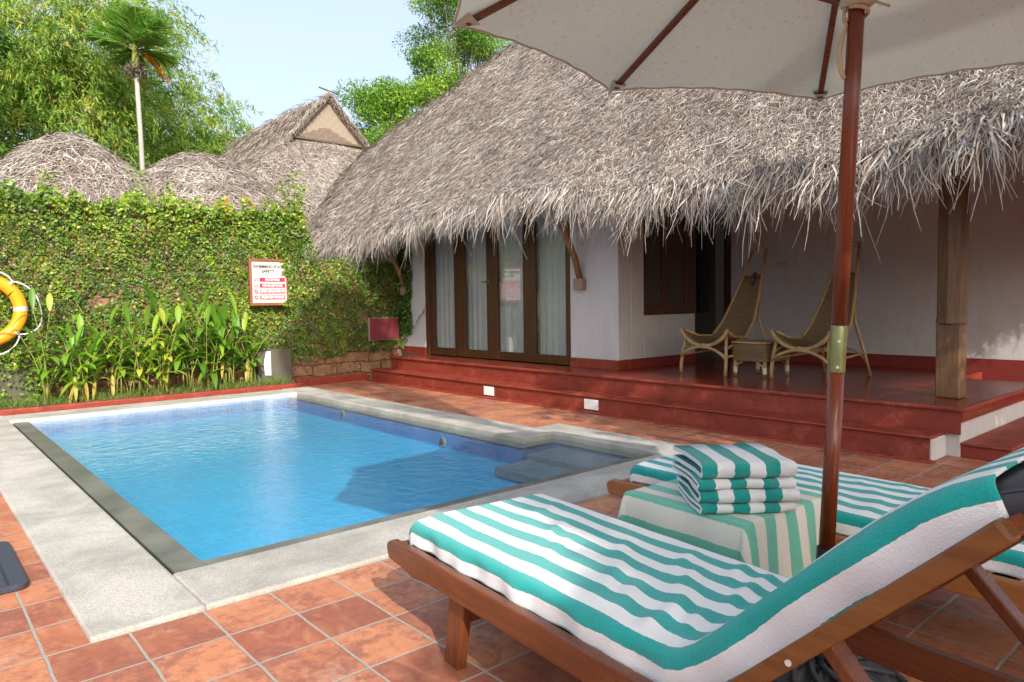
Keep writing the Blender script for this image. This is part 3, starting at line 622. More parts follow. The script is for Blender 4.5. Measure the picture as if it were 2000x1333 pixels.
ok = zroof(px, py) > 2.44; P = np.stack([px[ok], py[ok]], 1)
V, F = fieldstrands(zroof, P, (.07, .20), (.005, .012), .85, lift=.03, droop=.12)
n = len(P); tone = np.clip(.40+.30*rng.normal(size=n)+.12*vnoise(np.stack([P[:, 0], P[:, 1], 0*P[:, 0]], 1), 2.5, 3), 0, 1)
mesh('thatch_strands', V, F, M['thatch'], rf, rnd=np.repeat(tone, 8))
# layered fringe at the eave
def fringe(n, y0, y1, xr, Lr, Wr, droop, dx=-.5, nse=6, ys=.28):
    ncl = n//7; yc = rng.uniform(y0, y1, ncl); xc = rng.uniform(*xr, ncl); ya = rng.normal(0, ys, ncl); la = rng.uniform(.65, 1.3, ncl); ci = rng.integers(0, ncl, n)
    y = yc[ci]+rng.normal(0, .022, n); x = xc[ci]+rng.normal(0, .02, n); P = np.stack([x, y, zroof(x, np.clip(y, 1.02, 12.4))+rng.uniform(-.10, .035, n)], 1)
    D = np.stack([dx+.12+rng.normal(0, .2, n), ya[ci]+rng.normal(0, .22, n), -.75+0*x], 1); N = np.stack([-np.ones(n), rng.normal(0, .9, n), .6+0*x], 1)
    g = np.interp(y, [1, 5, 12], [.80, .84, .88])*la[ci]*(1+.22*vnoise(np.stack([y, 0*y, 0*y], 1), 3.2, 12))
    return strands(P, D, N, rng.uniform(*Lr, n)*g, rng.uniform(*Wr, n)*np.interp(y, [1, 4, 12], [1.25, .85, .8]), droop*rng.uniform(.3, 1.5, n), nse, rng.normal(0, .45, n)), n
VV = []; FF = []; RR = []; off = 0
for args in ((14000, .95, 12.7, (5.95, 6.55), (.10, .24), (.006, .016), .35), (9500, .95, 12.7, (5.93, 6.14), (.11, .27), (.006, .016), .65), (1700, .95, 12.6, (5.94, 6.1), (.22, .36), (.006, .014), .8), (60, .95, 12.6, (5.96, 6.1), (.32, .5), (.006, .010), .8)):
    (V, F), n = fringe(*args); VV.append(V); FF.append(F+off); off += len(V); RR.append(np.repeat(np.clip(.60+.30*rng.normal(size=n), 0, 1), 14))
# right hip eave
n = 4200; x = rng.uniform(5.95, 9.2, n); P = np.stack([x, np.full(n, 1.0)+rng.uniform(-.1, .12, n), 2.42+rng.uniform(-.05, .12, n)+0*x], 1)
V, F = strands(P, np.stack([rng.normal(0, .35, n), -.5+rng.normal(0, .15, n), -.6+0*x], 1), np.stack([rng.normal(-.5, .5, n), -np.ones(n), .5+0*x], 1), rng.uniform(.2, .45, n), rng.uniform(.010, .020, n), .7*rng.uniform(.5, 1.3, n), 6, rng.normal(0, .4, n))
VV.append(V); FF.append(F+off); off += len(V); RR.append(np.repeat(np.clip(.60+.30*rng.normal(size=n), 0, 1), 14))
mesh('eave_fringe', np.concatenate(VV), np.concatenate(FF), M['thatch'], rf, rnd=np.concatenate(RR))
# ragged darker matted lumps along the left verge
k = 5200; t = rng.random(k); xs_ = 6.3+4.6*t; ye = np.interp(xs_, exs, eys)+.10*np.sin(xs_*5.1); P = np.stack([xs_, ye+rng.normal(0, .12, k)], 1); n = k
V, F = fieldstrands(zroof, P, (.15, .4), (.008, .018), 1.1, lift=.07, droop=.3); mesh('verge_strands', V, F, M['thatch'], rf, rnd=np.repeat(rng.uniform(0, .6, k), 8))
# ================================================================== BACKGROUND HUTS
def hut(name, label, zf, xr, yr, zmin, ns, Lr, Wr, wall, loc):
    e = empty(name, label, 'thatched hut', loc, group='thatched huts beyond the garden wall')
    r = fieldmesh(zf, np.linspace(*xr, 40), np.linspace(*yr, 40), zmin, 'roof', M['thatchbase'], e)
    P = np.stack([rng.uniform(*xr, ns), rng.uniform(*yr, ns)], 1); P = P[zf(P[:, 0], P[:, 1]) > zmin+.02]; n = len(P)
    V, F = fieldstrands(zf, P, Lr, Wr, .9, lift=.05, droop=.15); tone = np.clip(.45+.25*rng.normal(size=n)+.15*vnoise(np.stack([P[:, 0], P[:, 1], 0*P[:, 0]], 1), 2, 3), 0, 1)
    mesh('thatch_strands', V, F, M['thatch'], r, rnd=np.repeat(tone, 8))
    b = MB(); b.box(*wall, -.05, zmin+.2); b.obj('wall', M['plaster'], e); return e
def mound(cx, cy, zt, ax, ay, dr, pw=1.7):
    def f(x, y):
        d = np.sqrt(((x-cx)/ax)**2+((np.maximum(cy-y, (y-cy)*.35))/ay)**2)
        return zt-dr*d**pw/(1+.28*d)+.06*vnoise(np.stack([x, y, 0*x], -1), 2.2, 6)+.035*vnoise(np.stack([x, y, 0*x], -1), 6, 7)
    return f
hut('thatched_hut', 'low rounded thatched roof at the left behind the wall, under the bamboo', mound(2.55, 15, 4.42, 1.0, 1.1, .80), (.2, 5.0), (12.9, 18), 2.4, 34000, (.08, .30), (.008, .020), (.9, 4.2, 13.8, 17.5), (2.55, 15, 0))
hut('thatched_hut', 'small rounded thatched roof in the middle, left of the gabled hut', mound(4.75, 15, 4.36, .95, 1.05, .62), (2.9, 7.4), (12.7, 18), 2.4, 34000, (.08, .30), (.008, .020), (3.4, 6.6, 13.8, 17.5), (4.8, 15, 0))
def zg1(x, y):
    s = abs(x-8.12); return 6.40-1.13*np.minimum(s, 1.2)-.86*np.maximum(0, s-1.2)+.05*vnoise(np.stack([x, y, 0*x], -1), 1.6, 8)+.03*np.sin(y*1.1)
def zg(x, y):
    fr = 5.24-.84*(16.0-y)-.10*np.abs(x-8.1)**1.2
    return np.where(y < 15.98, np.minimum(zg1(x, y), fr), zg1(x, y))
g3 = hut('thatched_hut', 'tall gabled thatched hut with a woven bamboo gable, behind the villa roof', zg, (4.6, 11.6), (13.0, 15.98), 2.6, 40000, (.07, .24), (.007, .016), (5.4, 10.8, 14.2, 23.5), (8.1, 16, 0))
mr = fieldmesh(zg1, np.linspace(4.6, 11.6, 40), np.linspace(15.86, 24.2, 50), 2.6, 'main_roof', M['thatchbase'], g3); mr.modifiers.new('s', 'SOLIDIFY').thickness = .12
P = np.stack([rng.uniform(4.6, 11.0, 30000), rng.uniform(15.8, 24.2, 30000)], 1)
V, F = fieldstrands(zg1, P, (.08, .28), (.008, .018), .8, lift=.05, droop=.15); mesh('thatch_strands', V, F, M['thatch'], mr, rnd=np.repeat(np.clip(.4+.25*rng.normal(size=len(P)), 0, 1), 8))
b = MB(); b.prism([(7.10, 5.20), (8.12, 6.33), (9.14, 5.20)], (15.93, 15.97), 1); b.obj('gable_mat', M['bamboomat'], g3)
b = MB(); b.beam((8.16, 15.86, 6.30), (7.05, 15.86, 5.06), .05, .09, (0, 1, 0)); b.beam((8.08, 15.86, 6.30), (9.2, 15.86, 5.06), .05, .09, (0, 1, 0)); b.beam((7.1, 15.9, 5.22), (9.15, 15.9, 5.22), .05, .06, (0, 1, 0)); b.tube([(7.85, 15.8, 6.44), (8.45, 15.95, 6.40)], .018, 6)
b.obj('barge_board', M['bark'], g3)
n = 2200; t = rng.random(n); sgn = np.where(rng.random(n) < .5, -1, 1); x = 8.12+sgn*t*1.25; P = np.stack([x, np.full(n, 15.86)+rng.normal(0, .04, n), zg1(x, 15.7+0*x)+rng.uniform(-.02, .05, n)], 1)
V, F = strands(P, np.stack([sgn*.3+rng.normal(0, .4, n), -.4+rng.normal(0, .2, n), -.5+0*x], 1), np.tile((0, -1, .5), (n, 1)).astype(float), rng.uniform(.05, .14, n), rng.uniform(.01, .02, n), .4, 3); mesh('gable_fringe', V, F, M['thatch'], g3, rnd=np.repeat(rng.uniform(.1, .7, n), 8))
# ================================================================== TREES
def limb_tree(name, label, base, cen, rad, ncl, nlf, lsz, mat, asp=.4, clr=.9, seed=0, group=None, trunk_r=.16, hole=.25, up=0.0, tmat=None):
    r = np.random.default_rng(seed); e = empty(name, label, 'tree', base, group=group); cen = np.array(cen, float); rad = np.array(rad, float); base = np.array(base, float)
    cl = []
    while len(cl) < ncl:
        q = r.uniform(-1, 1, 3); d = np.linalg.norm(q)
        if d < 1 and d > hole and r.random() < .35+.65*d: cl.append(cen+q*rad)
    cl = np.array(cl); b = MB(); fork = base+(cen-base)*np.array([.8, .8, .62])
    mid = (base+fork)/2+np.array([.1, .05, 0])*trunk_r*4; b.tube([base, mid, fork], [trunk_r, trunk_r*.8, trunk_r*.6], 8)
    for c in cl[::max(1, ncl//26)]:
        m = fork*.45+c*.55+r.normal(0, .15, 3); b.tube([fork, m, c], [trunk_r*.45, trunk_r*.22, trunk_r*.06], 5)
    b.obj('trunk', tmat or M['bark'], e, smooth=True)
    cr_ = clr*r.uniform(.55, 1.2, ncl)
    idx = r.integers(0, ncl, nlf); q = nrm(r.normal(size=(nlf, 3)))*(r.random(nlf)**.45)[:, None]*np.array([1, 1, .62])
    C = cl[idx]+q*cr_[idx][:, None]; D = nrm(q+r.normal(0, .5, (nlf, 3))+np.array([0, 0, -.35+up])); N = nrm(q*.6+np.array([0, 0, .8])+r.normal(0, .45, (nlf, 3)))
    L = r.uniform(.7, 1.3, nlf)*lsz; V, F = leaves(C, D, N, L, L*asp)
    tone = np.clip(.5+.18*r.normal(size=nlf)+.25*r.normal(size=ncl)[idx], 0, 1); mesh('crown', V, F, mat, e, rnd=np.repeat(tone, 4)); return e
limb_tree('tree', 'bright green tree showing between the gabled hut and the villa roof', (16, 26, 0), (16.5, 26, 8.7), (2.1, 1.8, 2.5), 64, 42000, .13, M['brightleaf'], .40, .95, 3, 'bright green trees behind the villa', up=.3)
limb_tree('tree', 'taller bright green tree rising beside the parasol edge above the villa roof', (20.3, 26, 0), (20.1, 26, 12.7), (2.3, 2.0, 3.9), 74, 50000, .13, M['brightleaf'], .40, 1.05, 4, 'bright green trees behind the villa', up=.3)
limb_tree('tree', 'dark leaved tree at the left picture edge behind the low thatched roof', (-.3, 19, 0), (-.1, 19, 5.0), (2.3, 1.6, 3.2), 60, 26000, .19, M['darkleaf'], .38, .8, 5)
limb_tree('tree', 'broad dark tree standing far behind the bamboo at the left', (4.0, 33, 0), (2.5, 33, 6.5), (8.5, 2, 5.0), 90, 36000, .30, M['darkleaf'], .4, 1.5, 6, trunk_r=.3)
# bamboo clumps
def bamboo(label, base, nculm, spray_boxes, seed, hgt):
    r = np.random.default_rng(seed); e = empty('bamboo', label, 'bamboo', base, group='bamboo clumps beyond the wall'); b = MB(); base = np.array(base, float)
    tips = []
    for i in range(nculm):
        a = r.uniform(0, 6.28); rr_ = r.uniform(0, .9); p0 = base+np.array([math.cos(a)*rr_, math.sin(a)*rr_*.5, 0]); lean = r.normal(0, .05, 2)+np.array([math.cos(a), math.sin(a)])*.07; H = hgt*r.uniform(.7, 1.05)
        pts = [p0+np.array([lean[0]*H*t*t*1.2, lean[1]*H*t*t, H*t*(1-.08*t)]) for t in np.linspace(0, 1, 8)]; b.tube(pts, np.linspace(.045, .012, 8), 6); tips.append(pts)
    b.obj('culms', M['culm'], e)
    Cs = []; Ds = []; Ns = []; Ts = []; br = MB()
    for (c, rad, ns) in spray_boxes:
        c = np.array(c, float); rad = np.array(rad, float)
        for i in range(ns):
            q = nrm(r.normal(size=3))*r.random()**.4; p = c+q*rad; out = nrm(np.array([q[0]+r.normal(0, .4), q[1]+r.normal(0, .4), .25+.3*r.normal()])); Ls = r.uniform(.5, 1.3); tone = .5+.2*r.normal()
            ts = np.linspace(0, 1, 9)[:, None]; pts = p+out*Ls*ts+np.array([0, 0, -1])*Ls*.75*ts**2
            if i % 5 == 0: br.tube(pts[::2], [.010, .007, .005, .003, .002], 4)
            for t_ in range(1, 9):
                m = 4; Cs.append(pts[t_]+r.normal(0, .07, (m, 3))); d = nrm(out*.6+np.array([0, 0, -.75])+r.normal(0, .55, (m, 3))); Ds.append(d); Ns.append(r.normal(0, .6, (m, 3))+np.array([0, -.4, .6])); Ts.append(np.clip(tone+.15*r.normal(size=m), 0, 1))
    C = np.concatenate(Cs); n = len(C); L = r.uniform(.13, .24, n); V, F = leaves(C, np.concatenate(Ds), np.concatenate(Ns), L, L*.17, .1, .3)
    br.obj('branches', M['gstem'], e); mesh('foliage', V, F, M['bamboo'], e, rnd=np.repeat(np.concatenate(Ts), 4))
bamboo('tall yellow green bamboo clump with golden culms behind the left thatched roof', (3.9, 21.5, 0), 22, [((2.7, 21.5, 7.6), (1.9, 1.3, 1.9), 420), ((3.9, 21.5, 6.1), (1.9, 1.3, 1.9), 420), ((4.6, 21.5, 8.2), (1.7, 1.2, 1.5), 230), ((1.2, 21.5, 8.9), (1.1, 1, .9), 110), ((5.0, 21.5, 9.3), (1.5, 1, .6), 90), ((1.2, 21.5, 6.6), (1.1, 1, 1.1), 130)], 11, 8.6)
bamboo('airy bamboo clump with arching sprays against the sky right of the palm', (7.0, 23, 0), 9, [((6.7, 23, 6.3), (1.4, 1.2, 1.4), 170), ((7.5, 23, 7.3), (1.1, 1, 1.0), 95), ((6.1, 23, 8.0), (1.1, 1, 1.0), 95), ((7.7, 23, 5.9), (.9, 1, .8), 60), ((6.0, 23, 9.4), (1.3, .8, .35), 40), ((8.4, 23, 6.7), (.4, .6, .5), 18)], 12, 7.2)
# palm
def palm():
    e = empty('palm_tree', 'slim areca palm with pale trunk and one orange dying frond against the sky', 'palm', (4.76, 19, 0)); b = MB()
    b.tube([(4.80, 19, 0), (4.76, 19, 3), (4.74, 19, 5.4), (4.70, 19, 6.95)], [.075, .062, .056, .05], 10); b.obj('trunk', M['palmtrunk'], e, smooth=True)
    b = MB(); b.tube([(4.70, 19, 6.9), (4.70, 19, 7.1), (4.70, 19, 7.6)], [.075, .10, .05], 10); b.obj('crownshaft', M['gstem'], e, smooth=True)
    r = np.random.default_rng(5)
    n = 500; C = np.array([4.70, 19, 6.98])+r.normal(0, 1, (n, 3))*np.array([.13, .13, .09]); V, F = leaves(C, r.normal(size=(n, 3))+np.array([0, 0, -.6]), r.normal(size=(n, 3)), np.full(n, .10), np.full(n, .03)); mesh('dead_fibres', V, F, M['bark'], e)['kind'] = 'stuff'
    def frond(az, el, L, mat, nm, sag=.75, lw=.30):
        o = np.array([4.70, 19, 7.45]); ho = np.array([math.cos(az), math.sin(az), 0]); ts = np.linspace(0, 1, 26)
        pts = np.array([o+ho*L*t*math.cos(el)+np.array([0, 0, 1])*(L*t*math.sin(el)-sag*L*t*t) for t in ts]); m = MB(); m.tube(pts[::5], [.02, .016, .012, .008, .005, .003][:len(pts[::5])], 5); ra = m.obj(nm, M['gstem'] if mat is M['palmleaf'] else mat, e)
        Cs, Ds, Ns, Ls = [], [], [], []
        for i in range(4, 26):
            T = nrm(pts[i]-pts[i-1]); side = nrm(np.cross(T, [0, 0, 1.0])); up = np.cross(side, T)
            for s in (-1, 1):
                for q in (0, .5):
                    d = nrm(T*.75+side*s*.8+up*r.normal(.12, .2)+np.array([0, 0, -.25])); l = lw*1.6*math.sin(math.pi*(i/26)**.8*.92+.2)*r.uniform(.8, 1.1)
                    Cs.append(pts[i]-(pts[i]-pts[i-1])*q+d*l*.5); Ds.append(d); Ns.append(up+side*r.normal(0, .3)); Ls.append(l)
        n = len(Cs); Ls = np.array(Ls); V, F = leaves(np.array(Cs), np.array(Ds), np.array(Ns), Ls, np.full(n, .042), .1, .25); mesh('leaflets', V, F, mat, ra, rnd=np.repeat(np.clip(.5+.2*r.normal(size=n), 0, 1), 4))
    for k in range(16): frond(2.4*k+.3, [1.4, 1.15, .85, .5, 1.25, .15][k % 6], [1.25, 1.35, 1.3, 1.15, 1.3, .9][k % 6], M['palmleaf'], 'frond', .30, .40)
    frond(-.45, -.1, .72, M['palmdead'], 'dying_frond', .9, .26)
palm()
# shade trees behind the camera
limb_tree('shade_tree', 'spreading tree behind the loungers that dapples the terrace', (-.6, -8.6, 0), (.75, -6.2, 5.5), (2.6, .95, .95), 60, 9500, .20, M['darkleaf'], .5, .62, 21, 'shade trees outside the picture')
limb_tree('shade_tree', 'added unseen tree behind the camera shading the right end of the creeper', (4.3, -6.5, 0), (.42, -1.95, 9.6), (.85, .5, .65), 30, 10000, .22, M['darkleaf'], .5, .55, 24, 'shade trees outside the picture', trunk_r=.11)  # added out of view, crown placed to cast shade on the creeper
limb_tree('shade_tree', 'small tree beyond the right end of the verandah', (5.0, -7.5, 0), (4.7, -5.9, 5.4), (1.3, .9, .8), 30, 3000, .18, M['darkleaf'], .5, .5, 23, 'shade trees outside the picture')
limb_tree('shade_tree', 'spreading tree beyond the verandah corner that dapples the steps', (4.3, -4.5, 0), (3.3, -3.0, 5.5), (.85, 2.6, .75), 34, 3300, .17, M['darkleaf'], .5, .5, 22, 'shade trees outside the picture')
# ================================================================== PLANTS IN THE BED
def blade(m, R, p, d, L, W, sag, tone, nrm_up=(0, 0, 1), n=6):
    d = nrm(np.array(d, float)); X = nrm(np.cross(d, nrm_up)); p = np.array(p, float); V = []; U = np.cross(X, d)
    for i in range(n+1):
        t = i/n; c = p+d*L*t+np.array([0, 0, -1])*L*sag*t*t; w_ = W*.5*math.sin(math.pi*min(1, t*.93+.04))**.75
        if i == n: w_ = .002
        V += [c-X*w_+U*w_*.35, c, c+X*w_+U*w_*.35]
    F = []
    for i in range(n):
        a = i*3; F += [(a, a+1, a+4, a+3), (a+1, a+2, a+5, a+4)]
    m.add(V, F); R += [tone]*len(V)
def plant(x, y, ns, H, seed, label, sp=.16, yel=0.0, Lf=.36):
    r = random.Random(seed); e = empty('canna_plant', label, 'plant', (x, y, .07), group='broad leaved plants in the bed'); st = MB(); lf = MB(); R = []
    for i in range(ns):
        bx, by = x+r.uniform(-sp, sp), y+r.uniform(-.07, .07); h = H*r.uniform(.55, 1.05); lx, ly = r.gauss(0, .26), r.gauss(-.10, .12)
        pts = [np.array([bx+lx*h*t*t, by+ly*h*t*t, .06+h*t]) for t in (0, .25, .5, .75, 1)]; st.tube(pts, [.009, .008, .007, .006, .003], 5)
        k = r.randint(4, 6); az = r.uniform(0, 6.28); tn = r.gauss(.45+yel, .16)
        for j in range(k):
            t = .32+.68*j/(k-1); q = np.array([np.interp(t, (0, .25, .5, .75, 1), [P[c] for P in pts]) for c in range(3)]); az += 2.6+r.uniform(-.5, .5)
            up = r.uniform(.5, 1.3)+(.9 if j == k-1 else 0); dd = (math.cos(az), math.sin(az)*.7-.12, up)
            blade(lf, R, q, dd, Lf*r.uniform(.9, 1.5), Lf*r.uniform(.17, .30), r.uniform(.25, .95) if j < k-1 else .2, min(1, max(0, tn+r.gauss(0, .12))))
        if r.random() < .3: blade(lf, R, np.array([bx, by, .5*h]), (r.uniform(-.3, .3), -.2, -1), .3, .05, .1, 1.0)
    st.obj('stems', M['gstem'], e, smooth=True); lf.obj('leaves', M['ginger'], e, smooth=True, rnd=R)
pl = [(1.50, 10.92, 4, 1.30, 'leafy plant nearest the orange ring, its top leaf crossing the ring', .10, -.1, .34), (1.80, 10.85, 5, .95, 'plant right of the orange ring with a drooping pale heart shaped leaf', .14, .05, .34),
      (2.30, 10.95, 4, 1.32, 'tall upright plant with narrow leaves, third from the orange ring', .12, -.05, .36), (2.55, 10.86, 6, 1.05, 'bushy plant with yellow drooping leaves beside the third tall plant', .14, .3, .34),
      (2.82, 10.82, 6, .98, 'yellow green plant drooping over the kerb at the middle of the bed', .13, .38, .34), (3.22, 10.93, 5, 1.38, 'tallest plant in the bed, right of the drooping yellow plants', .12, .0, .38),
      (3.50, 10.88, 6, 1.10, 'dense dark leaved plant between the tallest plant and the sign side', .13, -.08, .36), (3.85, 10.90, 6, 1.22, 'plant below and left of the safety sign with long arching leaves', .13, -.02, .38),
      (4.12, 10.92, 5, 1.02, 'rightmost plant of the bed, beside the white patched block', .11, .12, .32), (2.02, 10.9, 4, .72, 'short plant low down between the two taller clumps at the left', .12, .0, .30)]
for i, a in enumerate(pl): plant(a[0], a[1], a[2]+2, a[3], 40+i, a[4], a[5], a[6], a[7])
# ================================================================== SAFETY SIGN
def text(body, size, loc, rot, mat, parent, name, ext=.001, align='CENTER', sx=1.0, off=0.0, bold=0.0):
    cu = bpy.data.curves.new(name, 'FONT'); cu.body = body; cu.size = size; cu.align_x = align; cu.align_y = 'CENTER'; cu.extrude = ext; cu.offset = bold
    t = bpy.data.objects.new('tmp', cu); S.collection.objects.link(t); bpy.context.view_layer.update()
    me = bpy.data.meshes.new_from_object(t.evaluated_get(bpy.context.evaluated_depsgraph_get())); bpy.data.objects.remove(t); bpy.data.curves.remove(cu)
    me.materials.clear(); me.materials.append(mat); mt = Matrix.Translation(Vector(loc)) @ Matrix.Rotation(rot[2], 4, 'Z') @ Matrix.Rotation(rot[0], 4, 'X') @ Matrix.Diagonal((sx, 1, 1, 1))
    me.transform(Matrix.Translation(-Vector(root_loc(parent))) @ mt); me.name = name
    return link(bpy.data.objects.new(name, me), parent)
M['signframe'] = m_wood('red brown sign frame', (.22, .07, .035), (.34, .12, .06), 'Z', .4)
M['signface'] = m_plain('cream sign board', (.66, .62, .55), .4, var=.03, bump=.02)
M['signred'] = m_plain('crimson sign bar', (.70, .035, .075), .4, var=.04, bump=.02)
M['signink'] = m_plain('dark sign ink', (.04, .03, .03), .5, var=.05, bump=.02)
sy = 10.93; sg = empty('safety_sign', 'swimming pool safety sign with red brown frame half overgrown by the creeper', 'sign', (4.49, sy, 1.66))
b = MB()
for q in ((4.175, 4.215, 1.30, 2.03), (4.765, 4.80, 1.30, 2.03), (4.215, 4.765, 1.30, 1.345), (4.215, 4.765, 1.99, 2.03)): b.box(q[0], q[1], sy-.022, sy+.03, q[2], q[3])
b.obj('frame', M['signframe'], sg, bevel=.004)
b = MB(); b.box(4.215, 4.765, sy-.004, sy+.02, 1.345, 1.99); bd = b.obj('board', M['signface'], sg)
rx = (math.pi/2, 0, 0)
text('SWIMMING POOL', .066, (4.487, sy-.006, 1.905), rx, M['signink'], bd, 'lettering', sx=.92, bold=.0022); text('SAFETY', .066, (4.475, sy-.006, 1.835), rx, M['signink'], bd, 'lettering', sx=.92, bold=.0022)
for i, tx in enumerate(('NO DIVING', 'NO GLASS WARE', 'SLIPPERY SURFACE WHEN WET', 'CHILDREN MUST BE SUPERVISED')):
    z = 1.705-.093*i; b = MB(); b.box(4.335, 4.745, sy-.007, sy-.003, z-.032, z+.032); bb = b.obj('red_bar', M['signred'], bd)
    text(tx, .046, (4.54, sy-.009, z), rx, M['whitepaint'], bb, 'lettering', sx=[.95, .9, .60, .56][i], bold=.0018)
    b = MB(); b.tube([(4.28, sy-.007, z), (4.28, sy-.003, z)], .032, 24); ic = b.obj('pictogram', M['signred'], bd)
    b = MB(); b.tube([(4.28, sy-.009, z), (4.28, sy-.0065, z)], .024 if i < 2 else .012, 20); b.obj('disc', M['signface'], ic)
    b = MB(); b.beam((4.262, sy-.011, z-.012), (4.297, sy-.011, z+.014), .008, .003, (0, 1, 0)); b.obj('bar', M['signink'] if i < 2 else M['whitepaint'], ic)
n = 330; C = np.stack([4.80-np.abs(rng.normal(0, .055, n)), sy-.03-rng.random(n)*.06, rng.uniform(1.28, 2.06, n)], 1); kk = (C[:, 2] > 1.78) | (C[:, 0] > 4.775) | (C[:, 2] < 1.40); C = C[kk]; n = len(C)
V, F = leaves(C, rng.normal(size=(n, 3)), np.stack([rng.normal(0, .4, n), -np.ones(n), rng.normal(.3, .4, n)], 1), rng.uniform(.035, .06, n), rng.uniform(.025, .04, n)); mesh('sign_leaves', V, F, M['vine'], cr, rnd=np.repeat(rng.uniform(.3, .85, n), 4))
# plaque
b = MB(); b.box(6.225, 6.80, 10.855, 10.875, .675, 1.05); o = b.obj('plaque', M['plaque'], bevel=.005); tag(o, 'blank maroon plaque on the creeper wall left of the house corner', 'plaque')
b = MB(); b.box(6.21, 6.81, 10.8755, 10.905, .66, 1.06); b.obj('backing', M['block'], o)
# ================================================================== LIFEBUOY
lc = (.864, 11.12, 1.29); lb = empty('lifebuoy', 'orange ring buoy with silver bands and white rope hung on the creeper wall', 'lifebuoy', lc)
b = MB(); b.tube([(lc[0]+.395*math.cos(a), lc[1], lc[2]+.395*math.sin(a)) for a in np.linspace(0, 2*math.pi, 64, endpoint=False)], .080, 20, close=True); b.obj('ring', M['orange'], lb, smooth=True)
for a0 in (0.03, 1.60, 3.17, 4.74):
    b = MB(); b.tube([(lc[0]+.395*math.cos(a), lc[1], lc[2]+.395*math.sin(a)) for a in np.linspace(a0-.075, a0+.075, 5)], .0825, 20, caps=False); b.obj('band', M['silver'], lb, smooth=True)
for a0 in (.85, 2.42, 3.99, 5.56):
    pts = []
    for k in range(19):
        t = k/18; a = a0+1.5708*t-.0; rr_ = .48+.075*math.sin(math.pi*t)*(1 if a0 < 4 else 2.0)+(.02*math.sin(9*t)); pts.append((lc[0]+rr_*math.cos(a), lc[1]-.055-.02*math.sin(math.pi*t), lc[2]+rr_*math.sin(a)-(.05*math.sin(math.pi*t))))
    b = MB(); b.tube(pts, .009, 6); b.obj('rope', M['rope'], lb, smooth=True)
    b = MB(); b.tube([(lc[0]+.43*math.cos(a0), lc[1]-.08, lc[2]+.43*math.sin(a0)), (lc[0]+.485*math.cos(a0), lc[1]-.055, lc[2]+.485*math.sin(a0))], [.02, .014], 8); b.obj('rope_knot', M['rope'], lb)
b = MB(); b.beam((lc[0], 11.10, 1.655), (lc[0], 11.42, 1.655), .05, .03); b.obj('hook', M['blackmetal'], lb)
# ================================================================== RATTAN CHAIRS AND TABLE
def rattan_chair(loc, rz, label):
    e = empty('rattan_chair', label, 'chair', loc, rz, 'tall rattan chairs on the verandah')
    K = dict(world=False, smooth=True)
    for s in (-1, 1):
        b = MB(); b.tube([(0.0, .325*s, 0), (-.005, .33*s, .10), (-.03, .315*s, .30), (-.07, .29*s, .47)], [.021, .021, .020, .018], 8); b.obj('leg', M['rattan'], e, **K)
        b = MB(); b.tube([(-1.02, .27*s, 0), (-.92, .24*s, .30), (-.80, .20*s, .62), (-.86, .16*s, .84)], [.019, .018, .016, .012], 8); b.obj('leg', M['rattan'], e, **K)
        b = MB(); b.tube([(-.05, .30*s, .52), (-.25, .265*s, .44), (-.48, .245*s, .43), (-.66, .225*s, .60), (-.83, .18*s, .90), (-.96, .135*s, 1.17), (-1.09, .10*s, 1.50)], .019, 8); b.obj('side_rail', M['rattan'], e, **K)
        b = MB(); b.tube([(-.02, .32*s, .22), (-.45, .30*s, .24), (-.93, .25*s, .26)], .014, 7); b.tube([(-.03, .31*s, .30), (-.30, .27*s, .40), (-.5, .25*s, .42)], .012, 6); b.obj('stretcher', M['rattan'], e, **K)
    b = MB(); b.tube([(-.02, .335*math.sin(t*1.5708)*1.0, .525-.19*max(0,math.cos(t*1.5708))**1.4+(.015 if abs(t) > .95 else 0)) for t in np.linspace(-1, 1, 17)], .023, 9); b.obj('front_rail', M['rattan'], e, **K)
    b = MB(); b.tube([(0.0, .325*t, .20+.125*max(0,math.cos(t*1.5708))**.7) for t in np.linspace(-1, 1, 15)], .018, 8); b.obj('front_arch', M['rattan'], e, **K)
    b = MB(); b.tube([(-1.0, .26*t, .10+.20*max(0,math.cos(t*1.5708))**.7) for t in np.linspace(-1, 1, 11)], .014, 7); b.obj('rear_arch', M['rattan'], e, **K)
    b = MB(); b.tube([(-.03, y, z) for y, z in ((-.035, .33), (.035, .33))], .034, 10); b.obj('binding', M['rattanwrap'], e, **K)
    b = MB(); b.tube([(-1.09, -.105, 1.50), (-1.095, 0, 1.505), (-1.09, .105, 1.50)], .020, 8); b.obj('top_rail', M['rattan'], e, **K)
    b = MB(); b.tube([(-.965, -.13, 1.175), (-.965, .13, 1.175)], .015, 8); b.obj('cross_rail', M['rattan'], e, **K)
    pf_ = np.array([0, .22, .42, .56, .68, .80, .90, 1.0]); fx = [-.03, -.22, -.45, -.60, -.70, -.80, -.88, -.96]; fz = [.345, .325, .345, .46, .62, .82, 1.0, 1.17]; hw = [.31, .275, .25, .235, .215, .185, .16, .13]; ed = [.165, .125, .085, .06, .035, .02, .01, .0]
    def fn(u, v):
        s = 2*v-1; return (np.interp(u, pf_, fx)+.0*s, np.interp(u, pf_, hw)*s, np.interp(u, pf_, fz)+np.interp(u, pf_, ed)*abs(s)**1.8)
    b = MB(); b.grid(fn, 40, 14); b.obj('woven_seat', M['weave'], e, world=False, smooth=True, solid=.012); return e
c1 = rattan_chair((7.20, 4.82, ZP+.003), math.pi-.10, 'tall rattan chair left of the woven side table, nearer the dark door')
b = MB(); b.tube([(-.90, .075+.035*math.cos(a), 1.13+.07*math.sin(a)+.0) for a in np.linspace(.2, 3.4, 9)]+[(-.89, .04, 1.04)], .017, 7); b.obj('hooked_handle', M['darkwood'], c1, world=False, smooth=True)
